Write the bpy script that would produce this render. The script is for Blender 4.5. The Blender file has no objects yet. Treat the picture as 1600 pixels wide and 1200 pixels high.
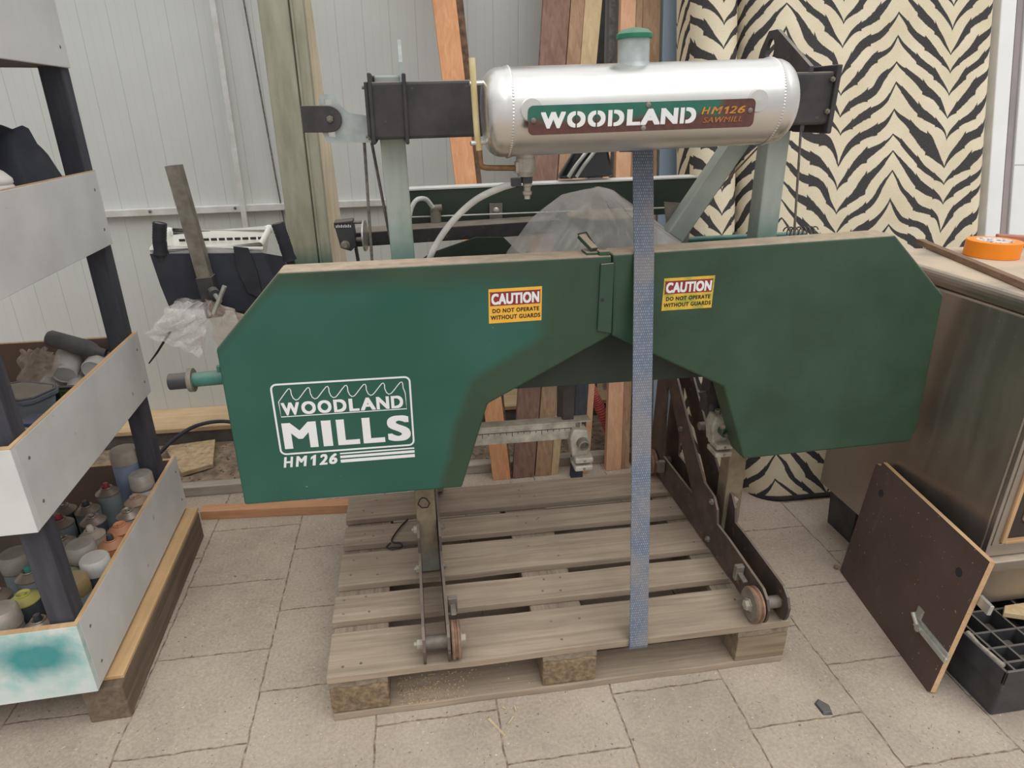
import bpy, bmesh, math, random
from mathutils import Vector, Matrix, Euler

S = bpy.context.scene
COL = S.collection
PI = math.pi
random.seed(7)

# ------------------------------------------------------------------ camera
cam_d = bpy.data.cameras.new('camera')
cam = bpy.data.objects.new('camera', cam_d)
COL.objects.link(cam)
S.camera = cam
cam_d.sensor_width = 36.0
cam_d.lens = 36.0 * 1012.5 / 1600.0
cam_d.clip_start = 0.05
_p, _r, _y = 0.399, -0.001, 0.157
fw = Vector((math.sin(_y) * math.cos(_p), math.cos(_y) * math.cos(_p), -math.sin(_p)))
rt0 = Vector((math.cos(_y), -math.sin(_y), 0))
up0 = rt0.cross(fw)
rt = rt0 * math.cos(_r) + up0 * math.sin(_r)
up = up0 * math.cos(_r) - rt0 * math.sin(_r)
cam.matrix_world = Matrix(((rt.x, up.x, -fw.x, 0.259), (rt.y, up.y, -fw.y, -1.207), (rt.z, up.z, -fw.z, 1.390), (0, 0, 0, 1)))

# ------------------------------------------------------------------ light
w = bpy.data.worlds.new('sky')
S.world = w
w.use_nodes = True
nt = w.node_tree
nt.nodes.clear()
_o = nt.nodes.new('ShaderNodeOutputWorld')
_b = nt.nodes.new('ShaderNodeBackground')
_t = nt.nodes.new('ShaderNodeTexCoord')
_s = nt.nodes.new('ShaderNodeSeparateXYZ')
_ra = nt.nodes.new('ShaderNodeValToRGB')
_ra.color_ramp.elements[0].position = 0.0
_ra.color_ramp.elements[0].color = (0.46, 0.45, 0.44, 1)
_ra.color_ramp.elements[1].position = 0.75
_ra.color_ramp.elements[1].color = (0.98, 0.99, 1.0, 1)
_e = _ra.color_ramp.elements.new(0.3)
_e.color = (0.62, 0.62, 0.62, 1)
nt.links.new(_t.outputs['Generated'], _s.inputs[0])
nt.links.new(_s.outputs['Z'], _ra.inputs[0])
nt.links.new(_ra.outputs[0], _b.inputs['Color'])
_b.inputs['Strength'].default_value = 1.4
nt.links.new(_b.outputs[0], _o.inputs[0])

sun_d = bpy.data.lights.new('sun', 'SUN')
sun_d.energy = 1.3
sun_d.angle = math.radians(50)
sun_d.color = (1.0, 0.985, 0.96)
sun = bpy.data.objects.new('sun', sun_d)
COL.objects.link(sun)
sun.rotation_euler = (math.radians(28), math.radians(12), 0)
sun.location = (0, -2, 5)

S.view_settings.view_transform = 'Standard'
S.view_settings.look = 'None'
S.view_settings.exposure = -0.2
S.view_settings.gamma = 1.0
S.view_settings.use_curve_mapping = False

# ------------------------------------------------------------------ helpers
def lin(rgb):
    out = []
    for v in rgb[:3]:
        v /= 255.0
        out.append(v / 12.92 if v <= 0.04045 else ((v + 0.055) / 1.055) ** 2.4)
    return (out[0], out[1], out[2], 1.0)

class NT:
    def __init__(s, name):
        s.m = bpy.data.materials.new(name)
        s.m.use_nodes = True
        s.t = s.m.node_tree
        s.t.nodes.clear()
        s.out = s.t.nodes.new('ShaderNodeOutputMaterial')
        s.p = s.t.nodes.new('ShaderNodeBsdfPrincipled')
        s.link(s.p.outputs[0], s.out.inputs[0])
    def n(s, kind, **k):
        x = s.t.nodes.new('ShaderNode' + kind)
        for a, b in k.items():
            setattr(x, a, b)
        return x
    def link(s, a, b):
        s.t.links.new(a, b)
    def val(s, sock, v):
        if hasattr(v, 'is_output') or isinstance(v, bpy.types.NodeSocket):
            s.link(v, sock)
        else:
            sock.default_value = v
    def math(s, op, a, b=0.0, c=0.0, clamp=False):
        x = s.n('Math', operation=op, use_clamp=clamp)
        s.val(x.inputs[0], a); s.val(x.inputs[1], b); s.val(x.inputs[2], c)
        return x.outputs[0]
    def mix(s, f, a, b, mode='MIX'):
        x = s.n('Mix', data_type='RGBA', blend_type=mode)
        s.val(x.inputs[0], f); s.val(x.inputs[6], a); s.val(x.inputs[7], b)
        return x.outputs[2]
    def coord(s, scale=(1, 1, 1), rot=(0, 0, 0), kind='Object', loc=(0, 0, 0)):
        c = s.n('TexCoord'); m = s.n('Mapping')
        s.link(c.outputs[kind], m.inputs[0])
        m.inputs['Scale'].default_value = scale
        m.inputs['Rotation'].default_value = rot
        m.inputs['Location'].default_value = loc
        return m.outputs[0]
    def noise(s, v, scale=5.0, detail=4.0, rough=0.55, dist=0.0):
        x = s.n('TexNoise')
        s.link(v, x.inputs['Vector'])
        x.inputs['Scale'].default_value = scale
        x.inputs['Detail'].default_value = detail
        x.inputs['Roughness'].default_value = rough
        x.inputs['Distortion'].default_value = dist
        return x.outputs[0]
    def ramp(s, f, stops):
        x = s.n('ValToRGB')
        e = x.color_ramp.elements
        while len(e) < len(stops):
            e.new(0.5)
        for i, (p, c) in enumerate(stops):
            e[i].position = p
            e[i].color = c if len(c) == 4 else lin(c)
        s.link(f, x.inputs[0])
        return x.outputs[0]
    def rng(s, f, a, b, c=0.0, d=1.0):
        x = s.n('MapRange')
        s.val(x.inputs[0], f)
        for i, v in enumerate((a, b, c, d)):
            x.inputs[i + 1].default_value = v
        return x.outputs[0]
    def bump(s, h, strength=0.2, dist=0.01):
        x = s.n('Bump')
        x.inputs['Strength'].default_value = strength
        x.inputs['Distance'].default_value = dist
        s.link(h, x.inputs['Height'])
        s.link(x.outputs[0], s.p.inputs['Normal'])
    def set(s, base=None, rough=None, metal=None, spec=None):
        if base is not None: s.val(s.p.inputs['Base Color'], base)
        if rough is not None: s.val(s.p.inputs['Roughness'], rough)
        if metal is not None: s.val(s.p.inputs['Metallic'], metal)
        if spec is not None: s.val(s.p.inputs['Specular IOR Level'], spec)

def pm(name, a, b=None, scale=8.0, rough=0.6, metal=0.0, bump=0.0, stretch=(1, 1, 1), detail=5.0, dust=None, spec=0.4, speck=None, lo=0.35, hi=0.65):
    """mottled surface: two colours by noise, optional settled dust and specks"""
    t = NT(name)
    if b is None:
        b = tuple(v * 0.86 for v in a)
    v = t.coord(stretch)
    f = t.noise(v, scale, detail)
    col = t.ramp(f, [(lo, a), (hi, b)])
    if speck:
        g = t.noise(t.coord(), speck[1], 2.0, 0.5)
        col = t.mix(t.rng(g, speck[2], speck[2] + 0.04), col, lin(speck[0]))
    if dust:
        ge = t.n('NewGeometry'); se = t.n('SeparateXYZ')
        t.link(ge.outputs['Normal'], se.inputs[0])
        k = t.rng(se.outputs['Z'], 0.45, 0.9, 0.0, dust[1])
        k = t.math('MULTIPLY', k, t.rng(t.noise(t.coord(), 30, 4), 0.2, 0.6, 0.6, 1.0))
        col = t.mix(k, col, lin(dust[0]))
    t.set(col, rough, metal, spec)
    if bump:
        t.bump(f, bump, 0.004)
    return t.m

def wood(name, a, b, axis='x', rough=0.75, fine=1.0, bump=0.25, knots=True, spec=0.25):
    t = NT(name)
    st = {'x': (1.2, 26, 26), 'y': (26, 1.2, 26), 'z': (26, 26, 1.2)}[axis]
    st = tuple(q * fine for q in st)
    v = t.coord(st)
    f = t.noise(v, 2.2, 7, 0.62, 0.7)
    mid = tuple((p + q) / 2 for p, q in zip(a, b))
    col = t.ramp(f, [(0.3, b), (0.48, mid), (0.68, a)])
    g = t.noise(t.coord(), 5.0, 4)
    col = t.mix(t.rng(g, 0.4, 0.75, 0.0, 0.45), col, lin(tuple(q * 0.78 for q in mid)))
    t.set(col, rough, 0.0, spec)
    t.bump(f, bump, 0.003)
    return t.m

ORG = {}
class MB:
    def __init__(s):
        s.bm = bmesh.new()
        s.uv = None
    def v(s, p):
        return s.bm.verts.new(p)
    def f(s, vs, mi=0):
        try:
            fa = s.bm.faces.new(vs)
            fa.material_index = mi
            return fa
        except ValueError:
            return None
    def hull(s, a, b, mi=0):
        """two rings of equal length joined, with caps"""
        A = [s.v(p) for p in a]; B = [s.v(p) for p in b]
        n = len(A)
        for i in range(n):
            s.f((A[i], A[(i + 1) % n], B[(i + 1) % n], B[i]), mi)
        s.f(A[::-1], mi); s.f(B, mi)
    def box(s, x0, x1, y0, y1, z0, z1, mi=0):
        s.hull([(x0, y0, z0), (x1, y0, z0), (x1, y1, z0), (x0, y1, z0)], [(x0, y0, z1), (x1, y0, z1), (x1, y1, z1), (x0, y1, z1)], mi)
    def prism(s, pts, off, mi=0):
        off = Vector(off)
        a = [Vector(p) for p in pts]
        s.hull(a, [p + off for p in a], mi)
    def bar(s, p0, p1, wx, wy, ref=(0, 1, 0), mi=0):
        """rectangular bar p0->p1; wy measured along ref"""
        p0, p1 = Vector(p0), Vector(p1)
        d = (p1 - p0).normalized()
        v = Vector(ref); v = (v - d * v.dot(d)).normalized()
        u = d.cross(v)
        q = [(-1, -1), (1, -1), (1, 1), (-1, 1)]
        s.hull([p0 + u * a * wx / 2 + v * b * wy / 2 for a, b in q], [p1 + u * a * wx / 2 + v * b * wy / 2 for a, b in q], mi)
    def lathe(s, prof, org, axis=(0, 0, 1), n=28, mi=0):
        """profile of (radius, height) about an axis; closed at both ends"""
        ax = Vector(axis).normalized()
        e = Vector((1, 0, 0)) if abs(ax.x) < 0.9 else Vector((0, 1, 0))
        u = ax.cross(e).normalized(); vv = ax.cross(u)
        org = Vector(org)
        rings = []
        for r, h in prof:
            rings.append([s.v(org + ax * h + (u * math.cos(2 * PI * i / n) + vv * math.sin(2 * PI * i / n)) * r) for i in range(n)])
        for a, b in zip(rings, rings[1:]):
            for i in range(n):
                s.f((a[i], a[(i + 1) % n], b[(i + 1) % n], b[i]), mi)
        s.f(rings[0][::-1], mi); s.f(rings[-1], mi)
    def cyl(s, p0, p1, r, r1=None, n=20, mi=0):
        p0, p1 = Vector(p0), Vector(p1)
        d = p1 - p0
        s.lathe([(r, 0), (r if r1 is None else r1, d.length)], p0, d, n, mi)
    def hexnut(s, p, axis, r, h):
        s.lathe([(r, 0), (r, h * 0.8), (r * 0.85, h)], p, axis, 6)
        s.lathe([(r * 0.45, h), (r * 0.45, h * 1.5)], p, axis, 10)
    def tube(s, pts, r, n=10, mi=0, closed=False):
        P = [Vector(p) for p in pts]
        N = len(P)
        rings = []
        last = None
        for i in range(N):
            a = P[i - 1] if (i > 0 or closed) else P[i]
            b = P[(i + 1) % N] if (i < N - 1 or closed) else P[i]
            d = (b - a).normalized()
            if last is None:
                e = Vector((0, 0, 1)) if abs(d.z) < 0.9 else Vector((1, 0, 0))
                u = d.cross(e).normalized()
            else:
                u = (last - d * last.dot(d)).normalized()
            last = u
            vv = d.cross(u)
            rr = r[i] if isinstance(r, (list, tuple)) else r
            rings.append([s.v(P[i] + (u * math.cos(2 * PI * k / n) + vv * math.sin(2 * PI * k / n)) * rr) for k in range(n)])
        prs = list(zip(rings, rings[1:]))
        if closed: prs.append((rings[-1], rings[0]))
        for a, b in prs:
            for k in range(n):
                s.f((a[k], a[(k + 1) % n], b[(k + 1) % n], b[k]), mi)
        if not closed:
            s.f(rings[0][::-1], mi); s.f(rings[-1], mi)
    def grid(s, fn, nu, nv, mi=0, uv=None):
        g = [[s.v(fn(i / nu, j / nv)) for j in range(nv + 1)] for i in range(nu + 1)]
        for i in range(nu):
            for j in range(nv):
                s.f((g[i][j], g[i + 1][j], g[i + 1][j + 1], g[i][j + 1]), mi)
        return g

def smooth_pts(pts, k=6):
    """Catmull-Rom through the points"""
    P = [Vector(p) for p in pts]
    P = [P[0] * 2 - P[1]] + P + [P[-1] * 2 - P[-2]]
    out = []
    for i in range(1, len(P) - 2):
        for j in range(k):
            t = j / k
            a, b, c, d = P[i - 1], P[i], P[i + 1], P[i + 2]
            out.append(0.5 * ((2 * b) + (c - a) * t + (2 * a - 5 * b + 4 * c - d) * t * t + (3 * b - a - 3 * c + d) * t ** 3))
    out.append(P[-2])
    return out

def build(mb, name, mats, parent=None, bevel=0.0, smooth=False, label=None, org=None, segs=2, solid=0.0, subsurf=0):
    bm = mb.bm if isinstance(mb, MB) else mb
    bmesh.ops.recalc_face_normals(bm, faces=bm.faces[:])
    me = bpy.data.meshes.new(name)
    if parent is not None:
        o0 = ORG[parent]
    elif org is not None:
        o0 = Vector(org)
    else:
        xs = [v.co.x for v in bm.verts]; ys = [v.co.y for v in bm.verts]; zs = [v.co.z for v in bm.verts]
        o0 = Vector(((min(xs) + max(xs)) / 2, (min(ys) + max(ys)) / 2, min(zs)))
    for v in bm.verts:
        v.co -= o0
    bm.to_mesh(me)
    bm.free()
    if not isinstance(mats, (list, tuple)):
        mats = [mats]
    for m in mats:
        me.materials.append(m)
    if smooth:
        for p in me.polygons: p.use_smooth = True
        me.set_sharp_from_angle(angle=math.radians(38))
    o = bpy.data.objects.new(name, me)
    COL.objects.link(o)
    if parent is not None:
        o.parent = parent
        ORG[o] = o0
    else:
        o.location = o0
        ORG[o] = o0
    if solid:
        md = o.modifiers.new('solid', 'SOLIDIFY'); md.thickness = solid; md.offset = 0
    if subsurf:
        md = o.modifiers.new('sub', 'SUBSURF'); md.levels = subsurf; md.render_levels = subsurf
    if bevel:
        md = o.modifiers.new('bevel', 'BEVEL')
        md.width = bevel; md.segments = segs; md.limit_method = 'ANGLE'; md.angle_limit = math.radians(35)
    if label: o['label'] = label
    return o

def tag(o, label, cat, group=None, kind=None):
    if label: o['label'] = label
    if cat: o['category'] = cat
    if group: o['group'] = group
    if kind: o['kind'] = kind
    return o

def thing(name, label, cat, loc=(0, 0, 0), rotz=0.0, group=None, rot=None, local=False):
    o = bpy.data.objects.new(name, None)
    o.empty_display_size = 0.05
    COL.objects.link(o)
    o.location = loc
    o.rotation_euler = rot if rot else (0, 0, rotz)
    # parts of an unrotated thing are written in world coordinates, of a rotated one in its own
    ORG[o] = Vector((0, 0, 0)) if (local or rotz or rot) else Vector(loc)
    return tag(o, label, cat, group)

def structure(mb, name, mat, **k):
    o = build(mb, name, mat, **k)
    o['kind'] = 'structure'
    return o

def text_bm(body, x0, z0, wid, hei, y, bold=0.0, shear=0.0, depth=0.0006, tilt=0.0, spacing=1.0):
    """lettering standing in the XZ plane, fitted into a rectangle whose lower left corner is (x0, z0)"""
    cu = bpy.data.curves.new('lettering', 'FONT')
    cu.body = body
    cu.size = 1.0
    cu.shear = shear
    cu.space_character = spacing
    cu.resolution_u = 6
    ob = bpy.data.objects.new('lettering', cu)
    COL.objects.link(ob)
    dg = bpy.context.evaluated_depsgraph_get()
    me = bpy.data.meshes.new_from_object(ob.evaluated_get(dg))
    COL.objects.unlink(ob)
    bpy.data.objects.remove(ob)
    mb = MB()
    mb.bm.from_mesh(me)
    bpy.data.meshes.remove(me)
    xs = [v.co.x for v in mb.bm.verts]; ys = [v.co.y for v in mb.bm.verts]
    ax, bx, ay, by = min(xs), max(xs), min(ys), max(ys)
    if bold:                                    # heavier strokes: the same letters laid over each other, slightly shifted
        base = mb.bm.faces[:]
        for i_, (dx, dy) in enumerate([(-1 + q / 3, e * .7) for q in range(7) for e in (-1, 1)] + [(e, -.7 + 1.4 * q / 6) for q in range(1, 6) for e in (-1, 1)] + [(0, 0)]):
            g = bmesh.ops.duplicate(mb.bm, geom=base)
            bmesh.ops.translate(mb.bm, verts=[v for v in g['geom'] if isinstance(v, bmesh.types.BMVert)], vec=(dx * bold, dy * bold, .012 + .012 * i_))
        xs = [v.co.x for v in mb.bm.verts]; ys = [v.co.y for v in mb.bm.verts]
        ax, bx, ay, by = min(xs), max(xs), min(ys), max(ys)
    r = bmesh.ops.extrude_face_region(mb.bm, geom=mb.bm.faces[:])
    newv = set(g for g in r['geom'] if isinstance(g, bmesh.types.BMVert))
    for v in mb.bm.verts:
        px = x0 + (v.co.x - ax) / (bx - ax) * wid
        pz = z0 + (v.co.y - ay) / (by - ay) * hei + (px - x0) * tilt
        v.co = Vector((px, y - (depth if v in newv else 0.0) - v.co.z * .001, pz))
    return mb

def letters_bm(body, spans, x0, z1, wid, hei, v0, v1, y, bold=0.0, shear=0.0, tilt=0.0):
    """a word whose letters each fill their own span of the given width"""
    out = MB()
    for ch, (u0, u1) in zip(body, spans):
        if ch == '1':                            # a flagged one, as on the machine
            q = [(.42, 0), (1, 0), (1, 1), (.66, 1), (0, .80), (0, .56), (.42, .72)]
            lo, hi = x0 + u0 * wid, x0 + u1 * wid
            zb, zt = z1 - v1 * hei + u0 * wid * tilt, z1 - v0 * hei + u0 * wid * tilt
            pts = [(lo + (hi - lo) * a + shear * .7 * (b - .5) * (zt - zb), y, zb + (zt - zb) * b) for a, b in q]
            out.prism(pts, (0, -.0007, 0))
            continue
        m = text_bm(ch, x0 + u0 * wid, z1 - v1 * hei + u0 * wid * tilt, (u1 - u0) * wid, (v1 - v0) * hei, y, bold, shear, .0006, tilt)
        me = bpy.data.meshes.new('letter')
        m.bm.to_mesh(me); m.bm.free()
        out.bm.from_mesh(me)
        bpy.data.meshes.remove(me)
    return out

def rrect(x0, x1, z0, z1, r, y, n=5):
    pts = []
    for cx, cz, a0 in ((x1 - r, z1 - r, 0), (x0 + r, z1 - r, 90), (x0 + r, z0 + r, 180), (x1 - r, z0 + r, 270)):
        for i in range(n + 1):
            a = math.radians(a0 + 90 * i / n)
            pts.append(Vector((cx + r * math.cos(a), y, cz + r * math.sin(a))))
    return pts

def ribbon(mb, pts, wd, closed, depth=0.0006):
    """flat line of constant width in the XZ plane, facing -Y"""
    P = [Vector(p) for p in pts]
    N = len(P)
    L, R = [], []
    for i in range(N):
        a = P[i - 1] if (i > 0 or closed) else P[i]
        b = P[(i + 1) % N] if (i < N - 1 or closed) else P[i]
        d = (b - a); d.y = 0
        d = d.normalized() if d.length > 1e-9 else Vector((1, 0, 0))
        nrm = Vector((-d.z, 0, d.x)) * wd / 2
        L.append(P[i] + nrm); R.append(P[i] - nrm)
    off = Vector((0, -depth, 0))
    A = [mb.v(p) for p in L]; B = [mb.v(p) for p in R]
    A2 = [mb.v(p + off) for p in L]; B2 = [mb.v(p + off) for p in R]
    rngs = range(N) if closed else range(N - 1)
    for i in rngs:
        j = (i + 1) % N
        mb.f((A2[i], A2[j], B2[j], B2[i])); mb.f((A[i], B[i], B[j], A[j]))
        mb.f((A[i], A[j], A2[j], A2[i])); mb.f((B[i], B2[i], B2[j], B[j]))

# ------------------------------------------------------------------ materials
M = {}  # most blacks below are lifted in colour to imitate lens haze
M['wood_pallet'] = wood('weathered wood', (178, 161, 141), (142, 126, 109), 'x', 0.85)
M['wood_pallet_y'] = wood('weathered cross wood', (166, 150, 132), (122, 108, 94), 'y', 0.85)
M['chipblock'] = pm('pressed chip block', (150, 128, 100), (108, 92, 74), 70, 0.9, bump=0.5)
M['block_wood'] = wood('solid block wood', (165, 147, 122), (120, 104, 86), 'x', 0.85)
M['beam_wood'] = wood('dark timber', (134, 116, 98), (98, 85, 74), 'y', 0.85)
M['fresh_strip'] = wood('pale fibre strip', (214, 178, 134), (196, 160, 116), 'y', 0.8, bump=0.1)
M['larch'] = wood('orange larch', (226, 170, 126), (204, 142, 100), 'z', 0.7)
M['larch_x'] = wood('orange larch rail', (208, 160, 122), (190, 136, 98), 'x', 0.7)
M['brown_plank'] = wood('dark brown plank', (154, 122, 106), (118, 90, 78), 'z', 0.7)
M['tan_plank'] = wood('tan plank', (184, 152, 122), (146, 114, 88), 'z', 0.7)
M['yellow_plank'] = wood('yellow plank', (214, 190, 152), (188, 158, 118), 'z', 0.7)
M['pink_plank'] = wood('pale pink plank', (228, 182, 148), (210, 158, 122), 'z', 0.7)
M['gray_board'] = wood('grey board', (186, 177, 163), (158, 148, 136), 'x', 0.85)
M['pale_board'] = wood('pale sill board', (214, 188, 152), (192, 160, 122), 'x', 0.8)
M['chip_board'] = pm('pale chipboard', (196, 172, 138), (170, 144, 112), 40, 0.85, bump=0.2, speck=((110, 92, 76), 60, 0.66))
M['bark'] = pm('bark', (120, 92, 72), (80, 60, 48), 40, 0.95, bump=0.6)
M['black_post'] = pm('black stained wood', (74, 74, 82), (58, 58, 66), 14, 0.7, stretch=(3, 3, 0.4), bump=0.15)
M['black_fabric'] = pm('black cloth', (60, 62, 70), (46, 48, 56), 10, 0.8)
M['white_paint'] = pm('worn white paint', (226, 226, 224), (208, 208, 206), 5, 0.6, speck=((150, 128, 112), 14, 0.72), bump=0.05)
M['white_paint_side'] = pm('darker white paint', (216, 216, 214), (200, 200, 198), 5, 0.6, speck=((140, 130, 124), 16, 0.71), bump=0.05)  # side panels slightly darker than the tray fronts
M['ply_edge'] = wood('raw plywood edge', (216, 182, 142), (190, 152, 112), 'y', 0.8, bump=0.1)
M['hardboard'] = pm('brown hardboard', (146, 122, 108), (130, 108, 96), 8, 0.7)
M['tray_floor'] = pm('dirty tray floor', (120, 102, 90), (92, 80, 72), 8, 0.9)
M['black_steel'] = pm('black painted steel', (70, 66, 66), (54, 52, 53), 22, 0.55, 0.0, dust=((150, 138, 124), 0.75), speck=((94, 80, 70), 42, 0.71))
M['brown_steel'] = pm('brown rusted steel', (100, 86, 77), (76, 66, 61), 16, 0.6, 0.2, dust=((150, 138, 124), 0.5), speck=((140, 104, 80), 30, 0.68))
M['galv'] = pm('galvanised steel', (182, 188, 186), (158, 166, 164), 30, 0.45, 0.35, spec=0.5)
M['galv_green'] = pm('greenish galvanised steel', (172, 178, 168), (152, 160, 150), 9, 0.5, 0.25, spec=0.5)
M['bright_steel'] = pm('bright zinc', (206, 206, 198), (176, 176, 168), 24, 0.35, 0.6)
M['rust'] = pm('rusty iron', (158, 124, 102), (120, 96, 80), 30, 0.8, 0.2, bump=0.2)
M['rust_grey'] = pm('dull rusty steel', (142, 136, 126), (116, 108, 98), 26, 0.6, 0.35)
M['cast'] = pm('dull cast metal', (188, 184, 170), (150, 144, 130), 30, 0.6, 0.25, dust=((170, 152, 128), 0.4))
M['cable'] = pm('wire rope', (128, 122, 114), (96, 90, 84), 90, 0.6, 0.3)
M['rubber'] = pm('black rubber', (54, 55, 62), (42, 44, 50), 20, 0.7)
M['green_dark'] = pm('dark green paint', (56, 82, 64), (46, 70, 53), 7, 0.42, dust=((190, 168, 146), 0.95), spec=0.45)
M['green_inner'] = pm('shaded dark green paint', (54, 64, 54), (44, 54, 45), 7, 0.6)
M['teal_paint'] = pm('teal paint', (70, 122, 110), (54, 104, 94), 18, 0.45, dust=((150, 150, 136), 0.4))
M['black_plastic'] = pm('black plastic', (68, 68, 71), (54, 54, 57), 20, 0.5, dust=((140, 130, 118), 0.45))
M['black_gloss'] = pm('glossy black', (26, 28, 30), (18, 20, 22), 10, 0.12, spec=0.7)
M['cream_plastic'] = pm('cream plastic', (240, 240, 234), (230, 228, 218), 5, 0.45)
M['white_plastic'] = pm('white plastic', (226, 224, 218), (206, 202, 194), 9, 0.5, dust=((190, 176, 160), 0.35))
M['white_ink'] = pm('white print', (240, 240, 240), (232, 232, 232), 4, 0.5)
M['black_ink'] = pm('black print', (46, 40, 36), (40, 34, 30), 4, 0.6)
M['maroon_ink'] = pm('maroon print', (150, 52, 52), (130, 48, 46), 12, 0.5)
M['yellow_ink'] = pm('amber label', (246, 190, 76), (240, 180, 62), 12, 0.5)
M['orange_ink'] = pm('worn orange print', (214, 150, 62), (168, 112, 60), 60, 0.6)
M['orange_tape'] = pm('orange tape', (250, 148, 36), (242, 138, 30), 6, 0.45)
M['strap_edge'] = pm('frayed edge', (178, 166, 150), (140, 136, 130), 80, 0.9)
M['blue_sheet'] = pm('blue grey sheet', (150, 164, 178), (140, 154, 170), 3, 0.45)
M['gray_metal'] = pm('dark grey metal strip', (112, 112, 112), (92, 92, 92), 10, 0.5, 0.2)
M['speckled'] = pm('speckled galvanised pole', (196, 194, 188), (150, 150, 146), 60, 0.5, 0.2)
M['dirt'] = pm('dry soil', (152, 132, 112), (112, 96, 80), 26, 0.95, bump=0.8, speck=((84, 72, 62), 55, 0.62))
M['kerb'] = pm('dark kerb', (104, 98, 92), (84, 80, 76), 20, 0.9, bump=0.3)
M['red_hose'] = pm('red ribbed hose', (204, 108, 100), (176, 84, 80), 20, 0.5)
M['brick_red'] = pm('brick', (190, 120, 84), (160, 98, 70), 20, 0.9)
M['alu_strip'] = pm('painted rail and lit flange', (218, 218, 214), (198, 196, 188), 14, 0.5, 0.1)
M['zip'] = pm('black nylon', (40, 40, 44), (32, 32, 36), 20, 0.4)
M['shaving'] = wood('wood shaving', (210, 192, 160), (186, 166, 134), 'x', 0.8)
M['silver_can'] = pm('dusty tin', (156, 146, 136), (124, 114, 106), 12, 0.4, 0.45, dust=((160, 142, 126), 0.55))
M['dusty_clear'] = None
M['hem'] = pm('dark hem', (52, 48, 46), (42, 38, 36), 30, 0.9)
M['white_frame'] = pm('white window profile', (238, 238, 236), (228, 228, 226), 3, 0.4)
M['frame_gap'] = pm('grey brown seal', (158, 146, 142), (140, 134, 134), 6, 0.6)
M['ceramic_dark'] = pm('dark oven interior', (66, 58, 50), (48, 42, 38), 8, 0.5)
M['brass_edge'] = wood('tan door seal', (206, 170, 128), (180, 142, 100), 'z', 0.6)
M['terracotta'] = pm('terracotta strip', (190, 130, 108), (170, 112, 92), 10, 0.7)
M['tube_yellow'] = pm('yellowed tube', (226, 212, 170), (204, 182, 130), 14, 0.35, spec=0.5)
M['brass'] = pm('tarnished brass', (150, 116, 76), (112, 88, 66), 40, 0.5, 0.4)

def clear_mat(name, tint, alpha, rough=0.25, bump=0.3, scale=18):
    t = NT(name)
    n = t.noise(t.coord(), scale, 5, 0.6, 0.6)
    t.set(t.ramp(n, [(0.35, tint), (0.7, tuple(min(255, q * 1.12) for q in tint))]), rough, 0.0, 0.6)
    t.val(t.p.inputs['Alpha'], t.rng(n, 0.3, 0.7, alpha * 0.75, min(1.0, alpha * 1.25)))
    t.bump(n, bump, 0.01)
    return t.m
M['sheet_plastic'] = clear_mat('cloudy plastic sheet', (196, 192, 185), 0.50, 0.16, 0.04, 5)
M['bag_clear'] = clear_mat('crumpled clear film', (230, 224, 220), 0.34, 0.10, 0.45, 45)
M['bag_tan'] = clear_mat('dusty film', (196, 180, 164), 0.5, 0.3, 0.4, 20)
M['dusty_clear'] = clear_mat('dusty clear cap', (176, 168, 158), 0.66, 0.35, 0.1, 12)
M['hose_clear'] = clear_mat('cloudy hose', (208, 208, 204), 0.82, 0.3, 0.05, 10)

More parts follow.
